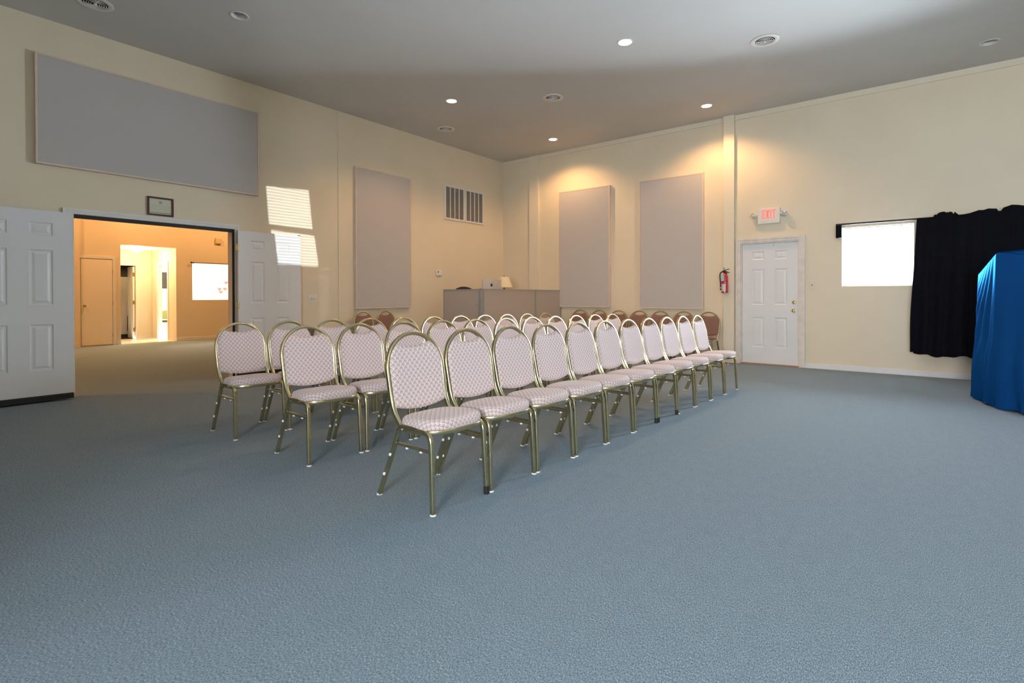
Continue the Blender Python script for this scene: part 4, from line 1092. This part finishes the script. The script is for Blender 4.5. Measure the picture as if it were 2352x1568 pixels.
# dark padded chair half hidden behind the rear row
t = thing('side_chair', 'dark brown padded chair half hidden behind the rear row', 'chair', (-6.35, 3.93, 0), math.radians(100))
bm = bmesh.new(); box(bm, -0.21, 0.21, -0.20, 0.22, 0.38, 0.45, 0.025); obj('seat', bm, M['leather'], t, True)
bm = bmesh.new()
box(bm, -0.20, 0.20, 0.19, 0.235, 0.48, 0.735, 0.022); obj('backrest', bm, M['leather'], t, True)
for sx in (-1, 1):
    for y in (-0.18, 0.2):
        bm = bmesh.new(); tube(bm, [(sx * 0.19, y * 1.05, 0), (sx * 0.18, y, 0.39 if y < 0 else 0.6)], 0.012, 8); obj('leg', bm, M['bronze'], t, True)

# ------------------------------------------------------------------ light
W = bpy.data.worlds.new('sky'); S.world = W; W.use_nodes = True
bg = W.node_tree.nodes['Background']; bg.inputs[0].default_value = (0.86, 0.93, 1.0, 1); bg.inputs[1].default_value = 12.0
P_W1, P_W3, P_W4, P_SUN, P_ROOM2 = 640, 370, 120, 3.2, 275
light('daylight', 'AREA', ((W1[0] + W1[1]) / 2, Y1 + TB + 0.05, (W1[2] + W1[3]) / 2), P_W1, (0.80, 0.90, 1.0), w1, (-PI / 2, 0, 0), shape='RECTANGLE', size=W1[1] - W1[0], size_y=W1[3] - W1[2])
light('daylight', 'AREA', ((W3[0] + W3[1]) / 2, YF - TB - 0.05, (W3[2] + W3[3]) / 2), P_W3, (0.90, 0.95, 1.0), w3, (PI / 2, 0, 0), shape='RECTANGLE', size=W3[1] - W3[0], size_y=W3[3] - W3[2])
light('daylight', 'AREA', ((W4[0] + W4[1]) / 2, YF - TB - 0.05, (W4[2] + W4[3]) / 2), P_W4, (0.88, 0.94, 1.0), w4, (PI / 2, 0, 0), shape='RECTANGLE', size=W4[1] - W4[0], size_y=W4[3] - W4[2])
sun = light('low_sun', 'SUN', (8, 4.4, 3.6), P_SUN, (0.88, 0.96, 1.0), None, (0, PI / 2 - math.radians(2.95), 0), angle=math.radians(0.13))
# warm lamps of the next room, on its ceiling
for k, (x, y) in enumerate(((-10.2, -0.8), (-14.3, 1.6), (-14.3, 4.6), (-14.0, 7.2))):
    o = thing('recessed_ceiling_light', 'warm recessed ceiling light of the next room, ' + ['farthest left', 'second from left', 'third from left', 'farthest right'][k], 'ceiling light', (x, y, ZC + 0.0015), 0, 'recessed ceiling lights of the next room')
    b = bmesh.new(); lathe(b, [(0.098, 0.0), (0.099, -0.005), (0.080, -0.006), (0.078, -0.001)], n=28); obj('trim_ring', b, M['plastic'], o, True)
    b = bmesh.new(); lathe(b, [(0.0, -0.004), (0.079, -0.003)], n=28); obj('lit_lens', b, M['bulb'], o, True)
    light('lamp_beam', 'SPOT', (0, 0, -0.03), P_ROOM2, (1.0, 0.49, 0.17), o, spot_size=math.radians(150), spot_blend=0.5, shadow_soft_size=0.08)

# ------------------------------------------------------------------ camera
cam = bpy.data.cameras.new('camera'); co = bpy.data.objects.new('camera', cam); COL.objects.link(co)
F_PX, YAW, PITCH, ROLL, CY = 1212.24, 0.6642, 0.0078, -0.0018, 689.41
cam.sensor_fit = 'HORIZONTAL'; cam.sensor_width = 36; cam.lens = F_PX / 2352 * 36
cam.shift_y = -(784 - CY) / 2352
cam.clip_start = 0.05; cam.clip_end = 100
Fv = Vector((-math.sin(YAW) * math.cos(PITCH), math.cos(YAW) * math.cos(PITCH), -math.sin(PITCH)))
Rv = Vector((math.cos(YAW), math.sin(YAW), 0)); Uv = Rv.cross(Fv)
c_, s_ = math.cos(ROLL), math.sin(ROLL)
R2 = c_ * Rv + s_ * Uv; U2 = -s_ * Rv + c_ * Uv
m = Matrix((R2, U2, -Fv)).transposed().to_4x4(); m.translation = Vector((0, 0, CAM_H)); co.matrix_world = m
S.camera = co
vs = S.view_settings; vs.view_transform = 'Standard'; vs.look = 'None'; vs.exposure = 0.12; vs.gamma = 1.0; vs.use_curve_mapping = False
